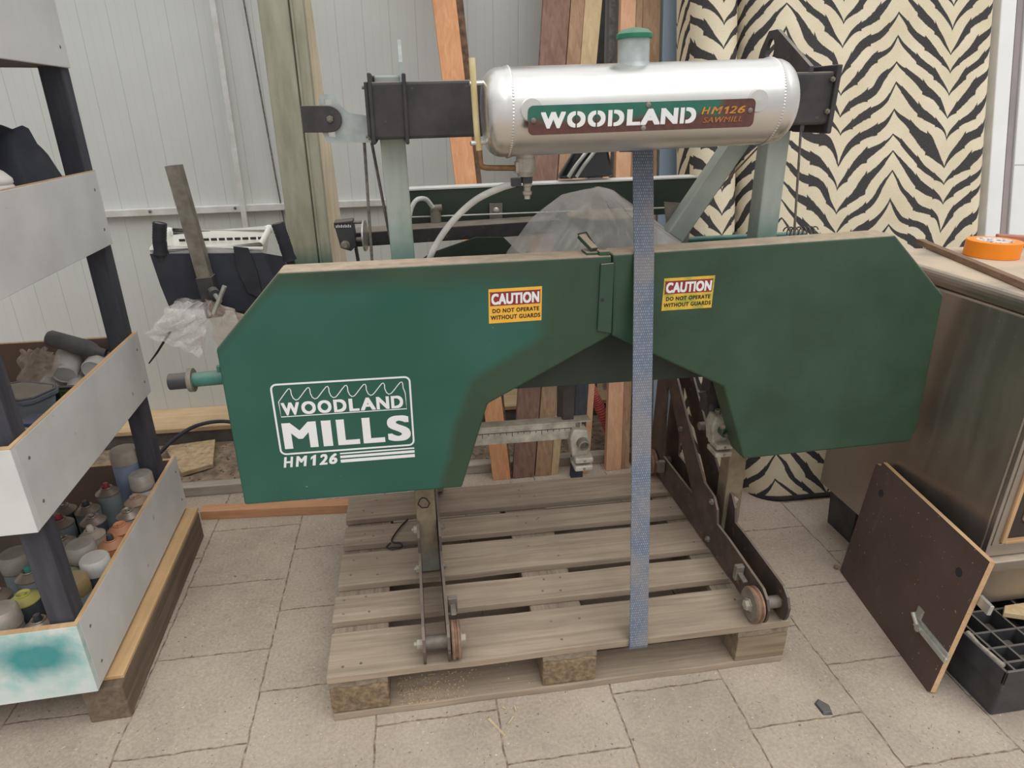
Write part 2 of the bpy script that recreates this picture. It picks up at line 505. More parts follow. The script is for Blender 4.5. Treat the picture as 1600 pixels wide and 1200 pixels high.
def mat_floor():
    t = NT('concrete pavers')
    c = t.n('TexCoord'); mp = t.n('Mapping')
    t.link(c.outputs['Object'], mp.inputs[0])
    mp.inputs['Rotation'].default_value = (0, 0, -PI / 2)
    # columns run along Y: brick length lies on Y, rows on X
    wob = t.noise(t.coord((1, 1, 1)), 16, 3)
    off = t.n('VectorMath', operation='SCALE')
    cmb = t.n('CombineXYZ')
    t.link(t.math('MULTIPLY', t.math('SUBTRACT', wob, 0.5), 0.012), cmb.inputs[0])
    t.link(t.math('MULTIPLY', t.math('SUBTRACT', t.noise(t.coord(loc=(3, 5, 1)), 16, 3), 0.5), 0.012), cmb.inputs[1])
    add = t.n('VectorMath', operation='ADD')
    t.link(mp.outputs[0], add.inputs[0]); t.link(cmb.outputs[0], add.inputs[1])
    b = t.n('TexBrick')
    b.offset = 0.5; b.offset_frequency = 2
    t.link(add.outputs[0], b.inputs['Vector'])
    b.inputs['Scale'].default_value = 1.0
    b.inputs['Mortar Size'].default_value = 0.003
    b.inputs['Mortar Smooth'].default_value = 0.6
    b.inputs['Bias'].default_value = 0.0
    b.inputs['Brick Width'].default_value = 0.3012
    b.inputs['Row Height'].default_value = 0.3012
    b.inputs['Color1'].default_value = (0.42, 0.42, 0.42, 1)
    b.inputs['Color2'].default_value = (0.60, 0.60, 0.60, 1)
    b.inputs['Mortar'].default_value = (0, 0, 0, 1)
    big = t.noise(t.coord(), 3.2, 5, 0.6)
    fine = t.noise(t.coord(), 120, 3, 0.7)
    mid = t.noise(t.coord(), 28, 4, 0.65)
    col = t.ramp(big, [(0.3, (152, 137, 122)), (0.5, (176, 161, 144)), (0.72, (193, 178, 161))])
    col = t.mix(0.35, col, t.ramp(fine, [(0.3, (140, 126, 112)), (0.7, (208, 196, 180))]))
    col = t.mix(t.rng(mid, 0.56, 0.78, 0.0, 0.5), col, lin((142, 130, 118)))
    col = t.mix(t.rng(t.noise(t.coord(loc=(1, 7, 3)), 4.5, 3, 0.5), 0.55, 0.78, 0.0, 0.42), col, lin((134, 122, 112)))
    col = t.mix(t.rng(t.noise(t.coord(loc=(9, 2, 0)), 90, 2), 0.70, 0.73, 0.0, 0.8), col, lin((222, 210, 190)))
    col = t.mix(t.rng(t.noise(t.coord(loc=(2, 8, 0)), 75, 2), 0.69, 0.73, 0.0, 0.8), col, lin((98, 88, 80)))
    tone = t.n('SeparateColor'); t.link(b.outputs['Color'], tone.inputs[0])
    col = t.mix(t.rng(tone.outputs[0], 0.42, 0.60, 0.0, 0.10), col, lin((150, 138, 124)))
    jn = t.math('MULTIPLY', b.outputs['Fac'], t.rng(t.noise(t.coord(), 40, 3), 0.35, 0.6, 0.15, 0.95))
    col = t.mix(jn, col, lin((112, 92, 78)))
    t.set(col, 0.9, 0.0, 0.25)
    h = t.math('SUBTRACT', t.math('MULTIPLY', fine, 0.35), t.math('MULTIPLY', b.outputs['Fac'], 1.0))
    t.bump(h, 0.5, 0.004)
    return t.m
M['floor'] = mat_floor()

def mat_wall():
    t = NT('grooved wall panel')
    c = t.coord()
    se = t.n('SeparateXYZ'); t.link(c, se.inputs[0])
    x = t.math('MULTIPLY', se.outputs[0], 1.0 / 0.105)
    fr = t.math('FRACT', x)
    d = t.math('ABSOLUTE', t.math('SUBTRACT', fr, 0.5))
    g = t.rng(d, 0.0, 0.012, 1.0, 0.0)
    fr2 = t.math('FRACT', t.math('MULTIPLY', x, 3.0))
    d2 = t.math('ABSOLUTE', t.math('SUBTRACT', fr2, 0.5))
    g2 = t.rng(d2, 0.0, 0.03, 0.25, 0.0)
    n = t.noise(c, 2.0, 4)
    col = t.ramp(n, [(0.3, (206, 208, 203)), (0.7, (196, 198, 193))])
    gg = t.math('MAXIMUM', g, g2)
    col = t.mix(t.math('MULTIPLY', gg, 0.5), col, lin((130, 130, 126)))
    t.set(col, 0.5, 0.0, 0.4)
    t.bump(t.math('MULTIPLY', gg, -1.0), 0.4, 0.003)
    return t.m
M['wall'] = mat_wall()

def mat_guard():
    """left guard: older teal paint with newer dark green sprayed along its edges"""
    t = NT('two green paints')
    c = t.coord()
    se = t.n('SeparateXYZ'); t.link(c, se.inputs[0])
    nz = t.math('MULTIPLY', t.math('SUBTRACT', t.noise(c, 7, 4), 0.5), 0.05)
    x = t.math('ADD', t.math('ADD', se.outputs[0], 0.7), nz)     # thing stands at x .7, z .144
    z = t.math('ADD', t.math('ADD', se.outputs[2], 0.144), nz)
    def edge(v, wdt):
        return t.math('ADD', t.math('DIVIDE', v, wdt), 0.5, clamp=True)
    sA = edge(t.math('SUBTRACT', t.math('ADD', 0.292, t.math('MULTIPLY', t.math('SUBTRACT', z, 0.515), 0.298)), x), 0.022)
    sB = edge(t.math('SUBTRACT', t.math('SUBTRACT', z, 0.79), t.math('MULTIPLY', t.math('SUBTRACT', x, 0.367), 0.60)), 0.03)
    sX = edge(t.math('SUBTRACT', 0.552, x), 0.05)
    sT = edge(t.math('SUBTRACT', 1.052, t.math('ADD', z, t.math('MULTIPLY', t.math('MAXIMUM', x, 0.0), 0.045))), 0.05)
    sD = edge(t.math('SUBTRACT', t.math('ADD', 1.078, t.math('MULTIPLY', x, 1.02)), z), 0.045)
    m = t.math('MULTIPLY', t.math('MULTIPLY', t.math('MAXIMUM', sA, sB), sX), t.math('MULTIPLY', sT, sD))
    teal = t.ramp(t.noise(c, 2.5, 3), [(0.3, (26, 83, 69)), (0.7, (50, 97, 85))])
    dark = t.ramp(t.noise(c, 5, 3), [(0.3, (56, 80, 62)), (0.7, (46, 68, 52))])
    col = t.mix(m, dark, teal)
    sp = t.rng(t.noise(t.coord(loc=(4, 4, 4)), 70, 2), 0.74, 0.77, 0.0, 0.7)
    col = t.mix(sp, col, lin((150, 170, 158)))
    ge = t.n('NewGeometry'); sn = t.n('SeparateXYZ')
    t.link(ge.outputs['Normal'], sn.inputs[0])
    k = t.math('MULTIPLY', t.rng(sn.outputs['Z'], 0.45, 0.9, 0.0, 0.95), t.rng(t.noise(c, 30, 4), 0.2, 0.6, 0.6, 1.0))
    col = t.mix(k, col, lin((196, 174, 152)))
    t.set(col, t.math('ADD', 0.36, t.math('MULTIPLY', k, 0.5)), 0.0, 0.45)
    return t.m
M['guard'] = mat_guard()

def mat_zebra():
    t = NT('zebra cloth')
    uvn = t.n('UVMap'); uvn.uv_map = 'UVMap'
    se = t.n('SeparateXYZ'); t.link(uvn.outputs[0], se.inputs[0])
    u0, v0 = se.outputs[0], se.outputs[1]
    cm = t.n('CombineXYZ'); t.link(u0, cm.inputs[0]); t.link(v0, cm.inputs[1])
    uv = cm.outputs[0]
    n1 = t.noise(uv, 5.0, 2, 0.5)
    u = t.math('ADD', u0, t.math('MULTIPLY', t.math('SUBTRACT', n1, 0.5), 0.02))
    P = 0.43
    k = t.math('PINGPONG', u, P / 2)                 # 0 valley .. P/2 peak
    k = t.math('DIVIDE', k, P / 2)
    # the line climbs fast out of the sharp valley, eases, then flicks up into the peak
    h1 = t.math('POWER', k, 0.72)
    h = t.math('ADD', t.math('MULTIPLY', h1, 0.178), t.math('MULTIPLY', t.math('POWER', k, 6.0), 0.032))
    ph = t.math('DIVIDE', t.math('SUBTRACT', v0, h), 0.080)
    # stripes wander and close up on their neighbours here and there
    ph = t.math('ADD', ph, t.math('MULTIPLY', t.math('SUBTRACT', t.noise(uv, 5.0, 1, 0.5), 0.5), 1.5))
    fr = t.math('FRACT', ph)
    idx = t.math('FLOOR', ph)
    wn = t.n('TexWhiteNoise', noise_dimensions='1D'); t.link(idx, wn.inputs['W'])
    rnd_ = wn.outputs['Value']
    # ragged barbs: saw-tooth steps along the stripe
    saw = t.math('FRACT', t.math('ADD', t.math('MULTIPLY', k, 3.0), t.math('MULTIPLY', rnd_, 3.0)))
    barb = t.math('MULTIPLY', t.math('POWER', saw, 5.0), 0.12)
    jit = t.math('MULTIPLY', t.math('SUBTRACT', t.noise(uv, 60.0, 2, 0.6), 0.5), 0.10)
    body = t.math('SINE', t.math('MULTIPLY', t.math('POWER', k, 0.85), PI))
    wdt = t.math('ADD', t.math('MULTIPLY', body, t.math('ADD', 0.13, t.math('MULTIPLY', rnd_, 0.07))), 0.055)
    d = t.math('ABSOLUTE', t.math('SUBTRACT', fr, 0.5))
    s = t.math('SUBTRACT', t.math('ADD', wdt, t.math('ADD', t.math('MULTIPLY', barb, body), t.math('MULTIPLY', jit, body))), d)
    black = t.rng(s, -0.015, 0.015)
    cloth = t.noise(uv, 6, 4)
    weave = t.noise(uv, 220, 2)
    cr = t.ramp(cloth, [(0.3, (232, 221, 196)), (0.7, (216, 203, 174))])
    cr = t.mix(0.16, cr, t.ramp(weave, [(0.3, (150, 136, 104)), (0.7, (240, 228, 200))]))
    bk = t.ramp(weave, [(0.3, (62, 60, 61)), (0.7, (80, 78, 77))])
    t.set(t.mix(black, cr, bk), 0.95, 0.0, 0.1)
    t.bump(weave, 0.15, 0.002)
    return t.m
M['zebra'] = mat_zebra()

def mat_strap():
    t = NT('blue grey webbing')
    uvn = t.n('UVMap'); uvn.uv_map = 'UVMap'
    b = t.n('TexBrick'); t.link(uvn.outputs[0], b.inputs['Vector'])
    b.inputs['Scale'].default_value = 1.0
    b.inputs['Brick Width'].default_value = 0.0052
    b.inputs['Row Height'].default_value = 0.0066
    b.inputs['Mortar Size'].default_value = 0.0007
    b.inputs['Color1'].default_value = lin((134, 143, 156)); b.inputs['Color2'].default_value = lin((114, 123, 139))
    b.inputs['Mortar'].default_value = lin((88, 97, 114))
    n = t.noise(t.coord(), 9, 4)
    col = t.mix(t.rng(n, 0.42, 0.75, 0.0, 0.6), b.outputs['Color'], lin((150, 138, 126)))
    t.set(col, 0.9, 0.0, 0.15)
    t.bump(b.outputs['Fac'], -0.6, 0.002)
    return t.m
M['strap'] = mat_strap()

def mat_tank():
    t = NT('raw aluminium')
    n = t.noise(t.coord((0.6, 6, 6)), 4, 5)
    col = t.ramp(n, [(0.3, (228, 226, 222)), (0.7, (206, 204, 200))])
    ro = t.rng(t.noise(t.coord(), 12, 4), 0.3, 0.7, 0.24, 0.42)
    t.set(col, ro, 0.9, 0.5)
    t.bump(n, 0.06, 0.003)
    return t.m
M['tank'] = mat_tank()

def mat_plate():
    """nameplate: green paint above, bare rust along the lower edge and the right end"""
    t = NT('rusted green plate')
    c = t.coord()
    se = t.n('SeparateXYZ'); t.link(c, se.inputs[0])
    n = t.math('MULTIPLY', t.math('SUBTRACT', t.noise(c, 22, 5), 0.5), 0.03)
    z = t.math('ADD', se.outputs[2], n)
    x = t.math('ADD', se.outputs[0], n)
    lo = t.rng(t.math('SUBTRACT', z, t.math('MULTIPLY', se.outputs[0], 0.03)), 1.228, 1.240, 1.0, 0.0)
    rr = t.rng(x, 0.165, 0.185)
    m = t.math('MAXIMUM', lo, rr)
    col = t.mix(m, t.ramp(t.noise(c, 30, 3), [(0.3, (40, 102, 86)), (0.7, (52, 112, 96))]), t.ramp(t.noise(c, 90, 3), [(0.3, (106, 66, 56)), (0.7, (84, 56, 52))]))
    t.set(col, 0.55, 0.0, 0.4)
    return t.m
M['plate'] = mat_plate()

def mat_inox():
    t = NT('brushed stainless steel')
    n = t.noise(t.coord((1, 1, 0.15)), 30, 5)
    g = t.noise(t.coord(), 3, 4)
    col = t.ramp(g, [(0.3, (186, 178, 168)), (0.7, (160, 152, 143))])
    col = t.mix(t.rng(t.noise(t.coord(loc=(5, 1, 1)), 60, 2), 0.72, 0.75, 0, 0.5), col, lin((200, 195, 185)))
    ge = t.n('NewGeometry'); sn = t.n('SeparateXYZ'); t.link(ge.outputs['Normal'], sn.inputs[0])
    k = t.math('MULTIPLY', t.rng(sn.outputs['Z'], 0.7, 0.98, 0.0, 0.9), t.rng(t.noise(t.coord(), 7, 5), 0.34, 0.56, 0.35, 1.0))
    col = t.mix(k, col, lin((206, 186, 162)))
    t.set(col, t.math('ADD', t.rng(n, 0.3, 0.7, 0.34, 0.48), t.math('MULTIPLY', k, 0.5)), t.math('SUBTRACT', 0.9, t.math('MULTIPLY', k, 0.85)), 0.5)
    return t.m
M['inox'] = mat_inox()

def mat_plyface():
    t = NT('film faced plywood')
    c = t.coord()
    col = t.ramp(t.noise(c, 4, 5), [(0.3, (98, 80, 74)), (0.7, (78, 64, 60))])
    col = t.mix(t.rng(t.noise(c, 95, 2), 0.71, 0.74, 0, 0.7), col, lin((180, 166, 150)))
    col = t.mix(t.rng(t.noise(t.coord((1, 3, 1)), 9, 4), 0.62, 0.8, 0, 0.4), col, lin((130, 112, 102)))
    t.set(col, 0.6, 0.0, 0.35)
    return t.m
M['plyface'] = mat_plyface()

def mat_sprayed():
    """white panel with a turquoise spray stain on its front"""
    t = NT('stained white paint')
    c = t.coord()
    se = t.n('SeparateXYZ'); t.link(c, se.inputs[0])
    n = t.math('MULTIPLY', t.math('SUBTRACT', t.noise(c, 14, 4), 0.5), 0.05)
    dx = t.math('DIVIDE', t.math('ADD', t.math('ADD', se.outputs[0], 0.102), n), 0.098)
    dz = t.math('DIVIDE', t.math('ADD', t.math('SUBTRACT', se.outputs[2], 0.252), n), 0.062)
    d = t.math('SQRT', t.math('ADD', t.math('MULTIPLY', dx, dx), t.math('MULTIPLY', dz, dz)))
    core = t.rng(d, 0.45, 1.2, 1.0, 0.0)
    haze = t.math('MULTIPLY', t.rng(d, 0.8, 3.0, 0.75, 0.0), t.rng(t.noise(c, 26, 5), 0.35, 0.65, 0.2, 1.0))
    base = t.ramp(t.noise(c, 5, 4), [(0.3, (232, 232, 228)), (0.7, (214, 214, 210))])
    col = t.mix(haze, base, lin((120, 196, 192)))
    col = t.mix(t.math('MULTIPLY', core, 0.9), col, lin((44, 140, 142)))
    t.set(col, 0.6, 0.0, 0.3)
    return t.m
M['sprayed'] = mat_sprayed()

def mat_spraypost():
    """steel whose lowest painted stretch fades into green overspray at blade-guard height"""
    t = NT('steel with green overspray')
    c = t.n('TexCoord')
    se = t.n('SeparateXYZ'); t.link(c.outputs['Object'], se.inputs[0])
    n = t.math('MULTIPLY', t.math('SUBTRACT', t.noise(t.coord(), 20, 3), 0.5), 0.04)
    z = t.math('ADD', se.outputs[2], n)
    k = t.math('MULTIPLY', t.rng(z, 0.90, 0.98, 0.9, 0.0), t.rng(z, 0.5, 0.7))
    base = t.ramp(t.noise(t.coord((3, 3, 0.6)), 12, 5), [(0.3, (172, 170, 150)), (0.7, (148, 144, 124))])
    t.set(t.mix(k, base, lin((30, 96, 78))), 0.5, 0.15, 0.45)
    return t.m
M['column'] = mat_spraypost()

def mat_post():
    """galvanised post, tan with caked sawdust and oil on its lowest part"""
    t = NT('galvanised post with caked sawdust')
    c = t.n('TexCoord'); se = t.n('SeparateXYZ'); t.link(c.outputs['Object'], se.inputs[0])
    n = t.math('MULTIPLY', t.math('SUBTRACT', t.noise(t.coord(), 26, 4), 0.5), 0.16)
    z = t.math('ADD', se.outputs[2], n)
    k = t.math('MULTIPLY', t.rng(z, 0.44, 0.62, 0.9, 0.0), t.rng(z, 0.02, 0.10, 0.25, 1.0))
    g = t.math('MULTIPLY', t.rng(z, 0.93, 1.03, 0.55, 0.0), t.rng(z, 0.75, 0.85))
    base = t.ramp(t.noise(t.coord((3, 3, .6)), 9, 5), [(0.3, (176, 182, 174)), (0.7, (156, 164, 155))])
    col = t.mix(g, base, lin((88, 140, 120)))
    col = t.mix(k, col, t.ramp(t.noise(t.coord(), 30, 4), [(0.3, (150, 134, 108)), (0.7, (116, 98, 76))]))
    t.set(col, 0.55, 0.15, 0.4)
    return t.m
M['post'] = mat_post()


# ------------------------------------------------------------------ setting
mb = MB(); mb.box(-3.2, 4.2, -3.4, 1.22, -0.05, 0.0)
o = structure(mb, 'floor', M['floor'], org=(-0.195, -0.03 + 0.3012 * 0.5, 0))
mb = MB(); mb.box(-3.2, 4.2, 1.22, 2.0, -0.05, -0.001)
structure(mb, 'floor_soil', M['dirt'])
mb = MB(); mb.box(-3.2, 4.2, 1.80, 1.86, 0.0, 3.2)
structure(mb, 'wall_back', M['wall'])
mb = MB(); mb.box(-3.2, 1.25, 1.585, 1.80, 0.0, 0.068)
structure(mb, 'trim_1', M['kerb'], bevel=0.006)
mb = MB(); mb.box(-3.2, 1.25, 1.575, 1.80, 0.068, 0.088)
structure(mb, 'trim_2', M['pale_board'], bevel=0.002)

# loose soil between the kerb and the edging board
mb = MB()
rnd = random.Random(3)
hs = {}
def soil(u, v):
    x = -1.6 + 2.9 * u; y = 1.17 + 0.42 * v
    e = math.sin(PI * v) ** 0.5 if 0 < v < 1 else 0.0
    return Vector((x, y, 0.002 + e * (0.012 + 0.008 * math.sin(x * 9) * math.cos(y * 13) + rnd.uniform(-0.004, 0.006))))
mb.grid(soil, 120, 18)
o = build(mb, 'soil', M['dirt'], smooth=True)
tag(o, 'strip of dry brown soil with shavings between kerb and grey edging board', 'soil', kind='stuff')

mb = MB(); mb.box(-1.3, 1.25, 1.125, 1.17, 0.0, 0.042)
o = build(mb, 'edging_board', M['gray_board'], bevel=0.003)
tag(o, 'long weathered grey edging board lying on the floor in front of the soil', 'board')
mb = MB(); mb.prism([(-0.56, 0.956, 0), (-0.015, 0.915, 0), (-0.012, 0.962, 0), (-0.557, 1.004, 0)], (0, 0, 0.036))
o = build(mb, 'timber_batten', M['larch_x'], bevel=0.002)
tag(o, 'orange-brown planed batten lying on the pavers between shelf and pallet', 'batten')
mb = MB(); mb.prism([(-0.86, 1.525, 0.012), (-0.71, 1.262, 0.018), (-0.604, 1.318, 0.018), (-0.655, 1.56, 0.012)], (0, 0, 0.018))
o = build(mb, 'chipboard_offcut', M['chip_board'], bevel=0.001)
tag(o, 'rectangular chipboard offcut lying on the soil beside the shelf', 'offcut')
mb = MB(); mb.tube(smooth_pts([(-0.86, 1.45, 0.03), (-0.80, 1.50, 0.075), (-0.72, 1.555, 0.105), (-0.60, 1.56, 0.115), (-0.48, 1.52, 0.09), (-0.36, 1.45, 0.05), (-0.30, 1.40, 0.03)], 8), 0.0085, 10)
o = build(mb, 'power_cable', M['rubber'], smooth=True)
tag(o, 'black cable arching over the soil in front of the kerb', 'cable')
for i, (x, y, c, m) in enumerate([(-0.93, 1.40, 'small bright blue scrap on the soil behind the shelf post', (90, 170, 215)), (-1.0, 1.43, 'small faded red scrap on the soil behind the shelf', (205, 110, 105))]):
    mb = MB(); mb.hull([(x - .03, y - .02, .012), (x + .03, y - .025, .012), (x + .035, y + .02, .012), (x - .02, y + .025, .012)], [(x - .025, y - .01, .04), (x + .02, y - .015, .05), (x + .03, y + .015, .045), (x - .015, y + .02, .035)])
    o = build(mb, 'plastic_scrap', pm('scrap%d' % i, m), bevel=0.003)
    tag(o, c, 'scrap')

# wall rails and pipes
mb = MB(); mb.bar((-1.6, 1.785, 0.985), (1.25, 1.785, 1.04), 0.028, 0.03)
r_ = thing('wall_rail', 'horizontal white painted metal rail fixed along the grey wall', 'rail', (0, 1.785, 0.985))
build(mb, 'rail_bar', M['alu_strip'], r_, bevel=0.002)
for x in (-0.80, -0.46, -0.12, 0.24):
    mb = MB(); mb.lathe([(0.006, 0), (0.006, 0.004), (0.003, 0.006)], (x, 1.77, 1.012 + (x + .4) * .019), (0, -1, 0), 10)
    build(mb, 'screw', M['gray_metal'], r_)
mb = MB(); mb.bar((-0.437, 1.768, 0.0), (-0.412, 1.768, 2.6), 0.022, 0.014)
o = build(mb, 'wall_pipe', M['alu_strip'], bevel=0.002)
tag(o, 'upright white painted flat bar crossing the wall rail, left of the steel column', 'pipe')
mb = MB(); mb.tube([(-0.24, 1.782, 0.4), (-0.278, 1.782, 1.1), (-0.309, 1.782, 1.78), (-0.34, 1.782, 2.5)], 0.0035, 8)
o = build(mb, 'wall_wire', M['cable'], smooth=True)
tag(o, 'thin dark wire running down the wall beside the steel column', 'wire')
mb = MB(); mb.cyl((0.55, 1.775, 0.1), (0.512, 1.775, 2.6), 0.012)
o = build(mb, 'conduit', M['alu_strip'], smooth=True)
tag(o, 'white upright conduit on the wall behind the orange larch plank', 'conduit')

# steel building column with green overspray
r_ = thing('steel_column', 'tall galvanised steel column with green overspray behind the left blade guard', 'column', (-0.07, 1.08, 0))
mb = MB(); mb.box(-0.133, -0.047, 1.045, 1.118, 0, 2.8)
build(mb, 'channel', M['column'], r_, bevel=0.006)
mb = MB(); mb.box(-0.047, -0.006, 1.062, 1.112, 0, 2.8)
build(mb, 'side_rail', M['column'], r_, bevel=0.004)
mb = MB(); mb.box(-0.042, -0.036, 1.054, 1.066, 0, 2.8)
build(mb, 'lip', M['column'], r_)
mb = MB(); mb.bar((0.030, 1.30, 0.0), (-0.066, 1.34, 2.5), 0.05, 0.02)
o = build(mb, 'wooden_lath', wood('whitish lath', (226, 214, 190), (200, 182, 150), 'z', .8), bevel=0.001)
tag(o, 'thin pale wooden lath standing upright just right of the steel column', 'lath')

# ------------------------------------------------------------------ wooden pallet
pal = thing('wooden_pallet', 'weathered wooden pallet carrying the green sawmill', 'pallet', (0.6, 0.4, 0))
def plank(x0, x1, y0, y1, z0, z1, rough=0.002, n=10, seed=1):
    """a board whose long front and back edges are slightly worn"""
    r = random.Random(seed)
    m = MB()
    A, B = [], []
    for i in range(n + 1):
        x = x0 + (x1 - x0) * i / n
        e0 = r.uniform(-rough, rough); e1 = r.uniform(-rough, rough)
        A.append((x, y0 + e0)); B.append((x, y1 + e1))
    pts = A + B[::-1]
    m.prism([(x, y, z0) for x, y in pts], (0, 0, z1 - z0))
    return m
for i, (y0, d) in enumerate([(0, .145), (.186, .1), (.327, .145), (.513, .1), (.655, .145)]):
    xr = 1.2 if i else 1.2
    build(plank(0.0 - [.0, .004, .002, .0, .003][i], xr, y0, y0 + d, .122, .144, seed=i + 3), 'deck_board', M['wood_pallet'], pal, bevel=0.003)
for x in (0, .5275, 1.055):
    build(plank(x + .002, x + .143, 0.006, .794, .100, .1215, seed=11), 'cross_board', M['wood_pallet_y'], pal, bevel=0.002)
for i, x in enumerate((0, .5275, 1.055)):
    for j, (y, d) in enumerate([(0.002, .098), (.3275, .145), (.70, .098)]):
        mb = MB(); mb.box(x + .002, x + .143, y, y + d, .0215, .1)
        build(mb, 'block', M['block_wood'] if (i == 2) else M['chipblock'], pal, bevel=0.006 if i < 2 else .002)
for y, d in ((0.0, .1), (.3275, .145), (.70, .1)):
    build(plank(0.004, 1.198, y, y + d, 0.0, .021, seed=21), 'base_board', M['wood_pallet'], pal, bevel=0.003)
mb = MB()
for y in (.03, .10, .22, .26, .36, .44, .55, .58, .69, .76):
    for x in (.04, .10, .57, .63, 1.10, 1.16):
        xx = x + rnd.uniform(-.025, .025); yy = y + rnd.uniform(-.016, .016)
        if rnd.random() < .25: continue
        mb.lathe([(0.0036, 0), (0.0034, 0.0012)], (xx, yy, 0.1438), (0, 0, 1), 8)
n_ = build(mb, 'nail_heads', M['rust_grey'], pal)
n_['kind'] = 'stuff'
mb = MB(); mb.tube(smooth_pts([(.20, .62, .149), (.175, .575, .152), (.15, .52, .150), (.155, .50, .15), (.175, .495, .149), (.18, .475, .149), (.15, .468, .149), (.135, .48, .15), (.145, .495, .153)], 5), 0.0028, 6)
o = build(mb, 'cable_tie', M['zip'], smooth=True)
tag(o, 'black cable tie lying curled on the pallet boards at the left', 'cable tie')

# ------------------------------------------------------------------ sawmill
MX, MY, MZ = 0.7, 0.4, 0.144
mill = thing('portable_sawmill', 'green portable band sawmill with aluminium water tank standing on the wooden pallet', 'sawmill', (MX, MY, MZ))
def part(mb, name, mat, **k):
    return build(mb, name, mat, mill, **k)
def sub(mb, name, mat, parent, **k):
    ORG.setdefault(parent, ORG[mill])
    return build(mb, name, mat, parent, **k)

# blade guards
GY0, GY1 = 0.200, 0.277
L_ = [(-.170, .516), (-.168, .914), (-.015, 1.078), (.711, 1.089), (.7195, .897), (.423, .740), (.354, .514)]
gl = part((lambda m: (m.prism([(x, GY0, z) for x, z in L_], (0, GY1 - GY0, 0)), m)[1])(MB()), 'blade_guard', M['guard'], bevel=0.006, segs=3, label='left blade guard, teal with dark green sprayed edges')
R_ = [(.713, 1.091), (1.414, 1.115), (1.590, .958), (1.6175, .582), (1.606, .539), (1.111, .527), (1.025, .744), (.7215, .897)]
gr = part((lambda m: (m.prism([(x, GY0 + .001, z) for x, z in R_], (0, GY1 - GY0, 0)), m)[1])(MB()), 'blade_guard', M['green_dark'], bevel=0.006, segs=3, label='right blade guard, all dark green')
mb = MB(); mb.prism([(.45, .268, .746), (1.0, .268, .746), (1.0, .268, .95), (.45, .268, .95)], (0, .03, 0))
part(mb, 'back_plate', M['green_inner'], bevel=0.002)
mb = MB(); mb.prism([(.684, .1935, 1.071), (.715, .1935, 1.073), (.7185, .1935, .905), (.684, .1935, .913)], (0, .006, 0))
hs_ = part(mb, 'hinge_strip', M['green_dark'], bevel=0.002)
mb = MB(); mb.lathe([(.0042, 0), (.0042, .001)], (.692, .1934, .988), (0, -1, 0), 12)
sub(mb, 'hole', M['rubber'], hs_)
for x, z in ((1.588, .883), (1.606, .700)):
    mb = MB(); mb.box(x - .004, x + .006, .21, .24, z - .006, z + .006)
    sub(mb, 'guard_clip', M['cast'], gr, bevel=.001)
# latch on the top of the guards
la = part((lambda m: (m.box(.655, .695, .215, .262, 1.086, 1.094), m)[1])(MB()), 'guard_latch', M['green_dark'], bevel=.002)
mb = MB(); mb.bar((.676, .225, 1.098), (.655, .27, 1.122), .020, .010, (0, 0, 1))
sub(mb, 'latch_lever', M['green_dark'], la, bevel=.002)
mb = MB(); mb.tube([(.668, .262, 1.104), (.650, .272, 1.126), (.672, .285, 1.128), (.684, .262, 1.106)], .0028, 8, closed=True)
sub(mb, 'latch_loop', M['green_dark'], la, smooth=True)
mb = MB(); mb.box(.682, .706, .203, .225, 1.088, 1.098)
sub(mb, 'latch_hook', M['green_dark'], la, bevel=.002)

# print on the left guard: frame, toothed blade, lettering, bars
FX0, FX1, FZ0, FZ1 = -.069, .2435, .6445, .8258
FWD, FHT = FX1 - FX0, FZ1 - FZ0
fy = GY0 - 0.0002
mb = MB(); ribbon(mb, rrect(FX0 + .002, FX1 - .002, FZ0 + .002, FZ1 - .002, .012, fy), .0042, True)
sub(mb, 'logo_frame', M['white_ink'], gl)
def uz(u, v): return (FX0 + u * FWD, fy, FZ1 - v * FHT)
pts = [uz(.045, .245)]
for i in range(7):
    t0 = .135 + .1335 * i
    pts += [uz(t0 - .065, .19), uz(t0 - .035, .125), uz(t0 - .012, .080), uz(t0 + .0, .075), uz(t0 + .006, .10), uz(t0 + .006, .155), uz(t0 + .016, .21)]
    if i < 6: pts += [uz(t0 + .032, .235), uz(t0 + .05, .225)]
pts += [uz(.955, .235), uz(.958, .455), uz(.047, .455)]
mb = MB(); ribbon(mb, pts, .0020, True)
sub(mb, 'logo_blade', M['white_ink'], gl)
def txt(body, u0, u1, v0, v1, par, mat, name='lettering', bold=.03, shear=0.0, X0=FX0, Z1=FZ1, WD=FWD, HT=FHT, y=None, tilt=0.0, spacing=1.0, depth=.0006):
    m = text_bm(body, X0 + u0 * WD, Z1 - v1 * HT, (u1 - u0) * WD, (v1 - v0) * HT, fy if y is None else y, bold, shear, depth, tilt, spacing)
    return sub(m, name, mat, par)
def word(body, spans, v0, v1, bold, shear=0.0):
    sub(letters_bm(body, spans, FX0, FZ1, FWD, FHT, v0, v1, fy, bold, shear), 'lettering', M['white_ink'], gl)
word('WOODLAND', [(.058, .185), (.198, .300), (.313, .412), (.428, .520), (.538, .612), (.622, .730), (.738, .832), (.846, .935)], .262, .438, .042)
word('MILLS', [(.040, .285), (.322, .392), (.430, .592), (.618, .780), (.803, .975)], .545, .915, .038)
word('HM126', [(.010, .088), (.098, .190), (.212, .250), (.272, .338), (.346, .408)], 1.03, 1.185, .036, .22)
mb = MB()
for v0, v1 in ((1.03, 1.05), (1.072, 1.108), (1.13, 1.175)):
    a = uz(.432, v1); b = uz(.995, v0)
    mb.box(a[0], b[0], fy - .0006, fy, a[2], b[2])
sub(mb, 'logo_bars', M['white_ink'], gl)
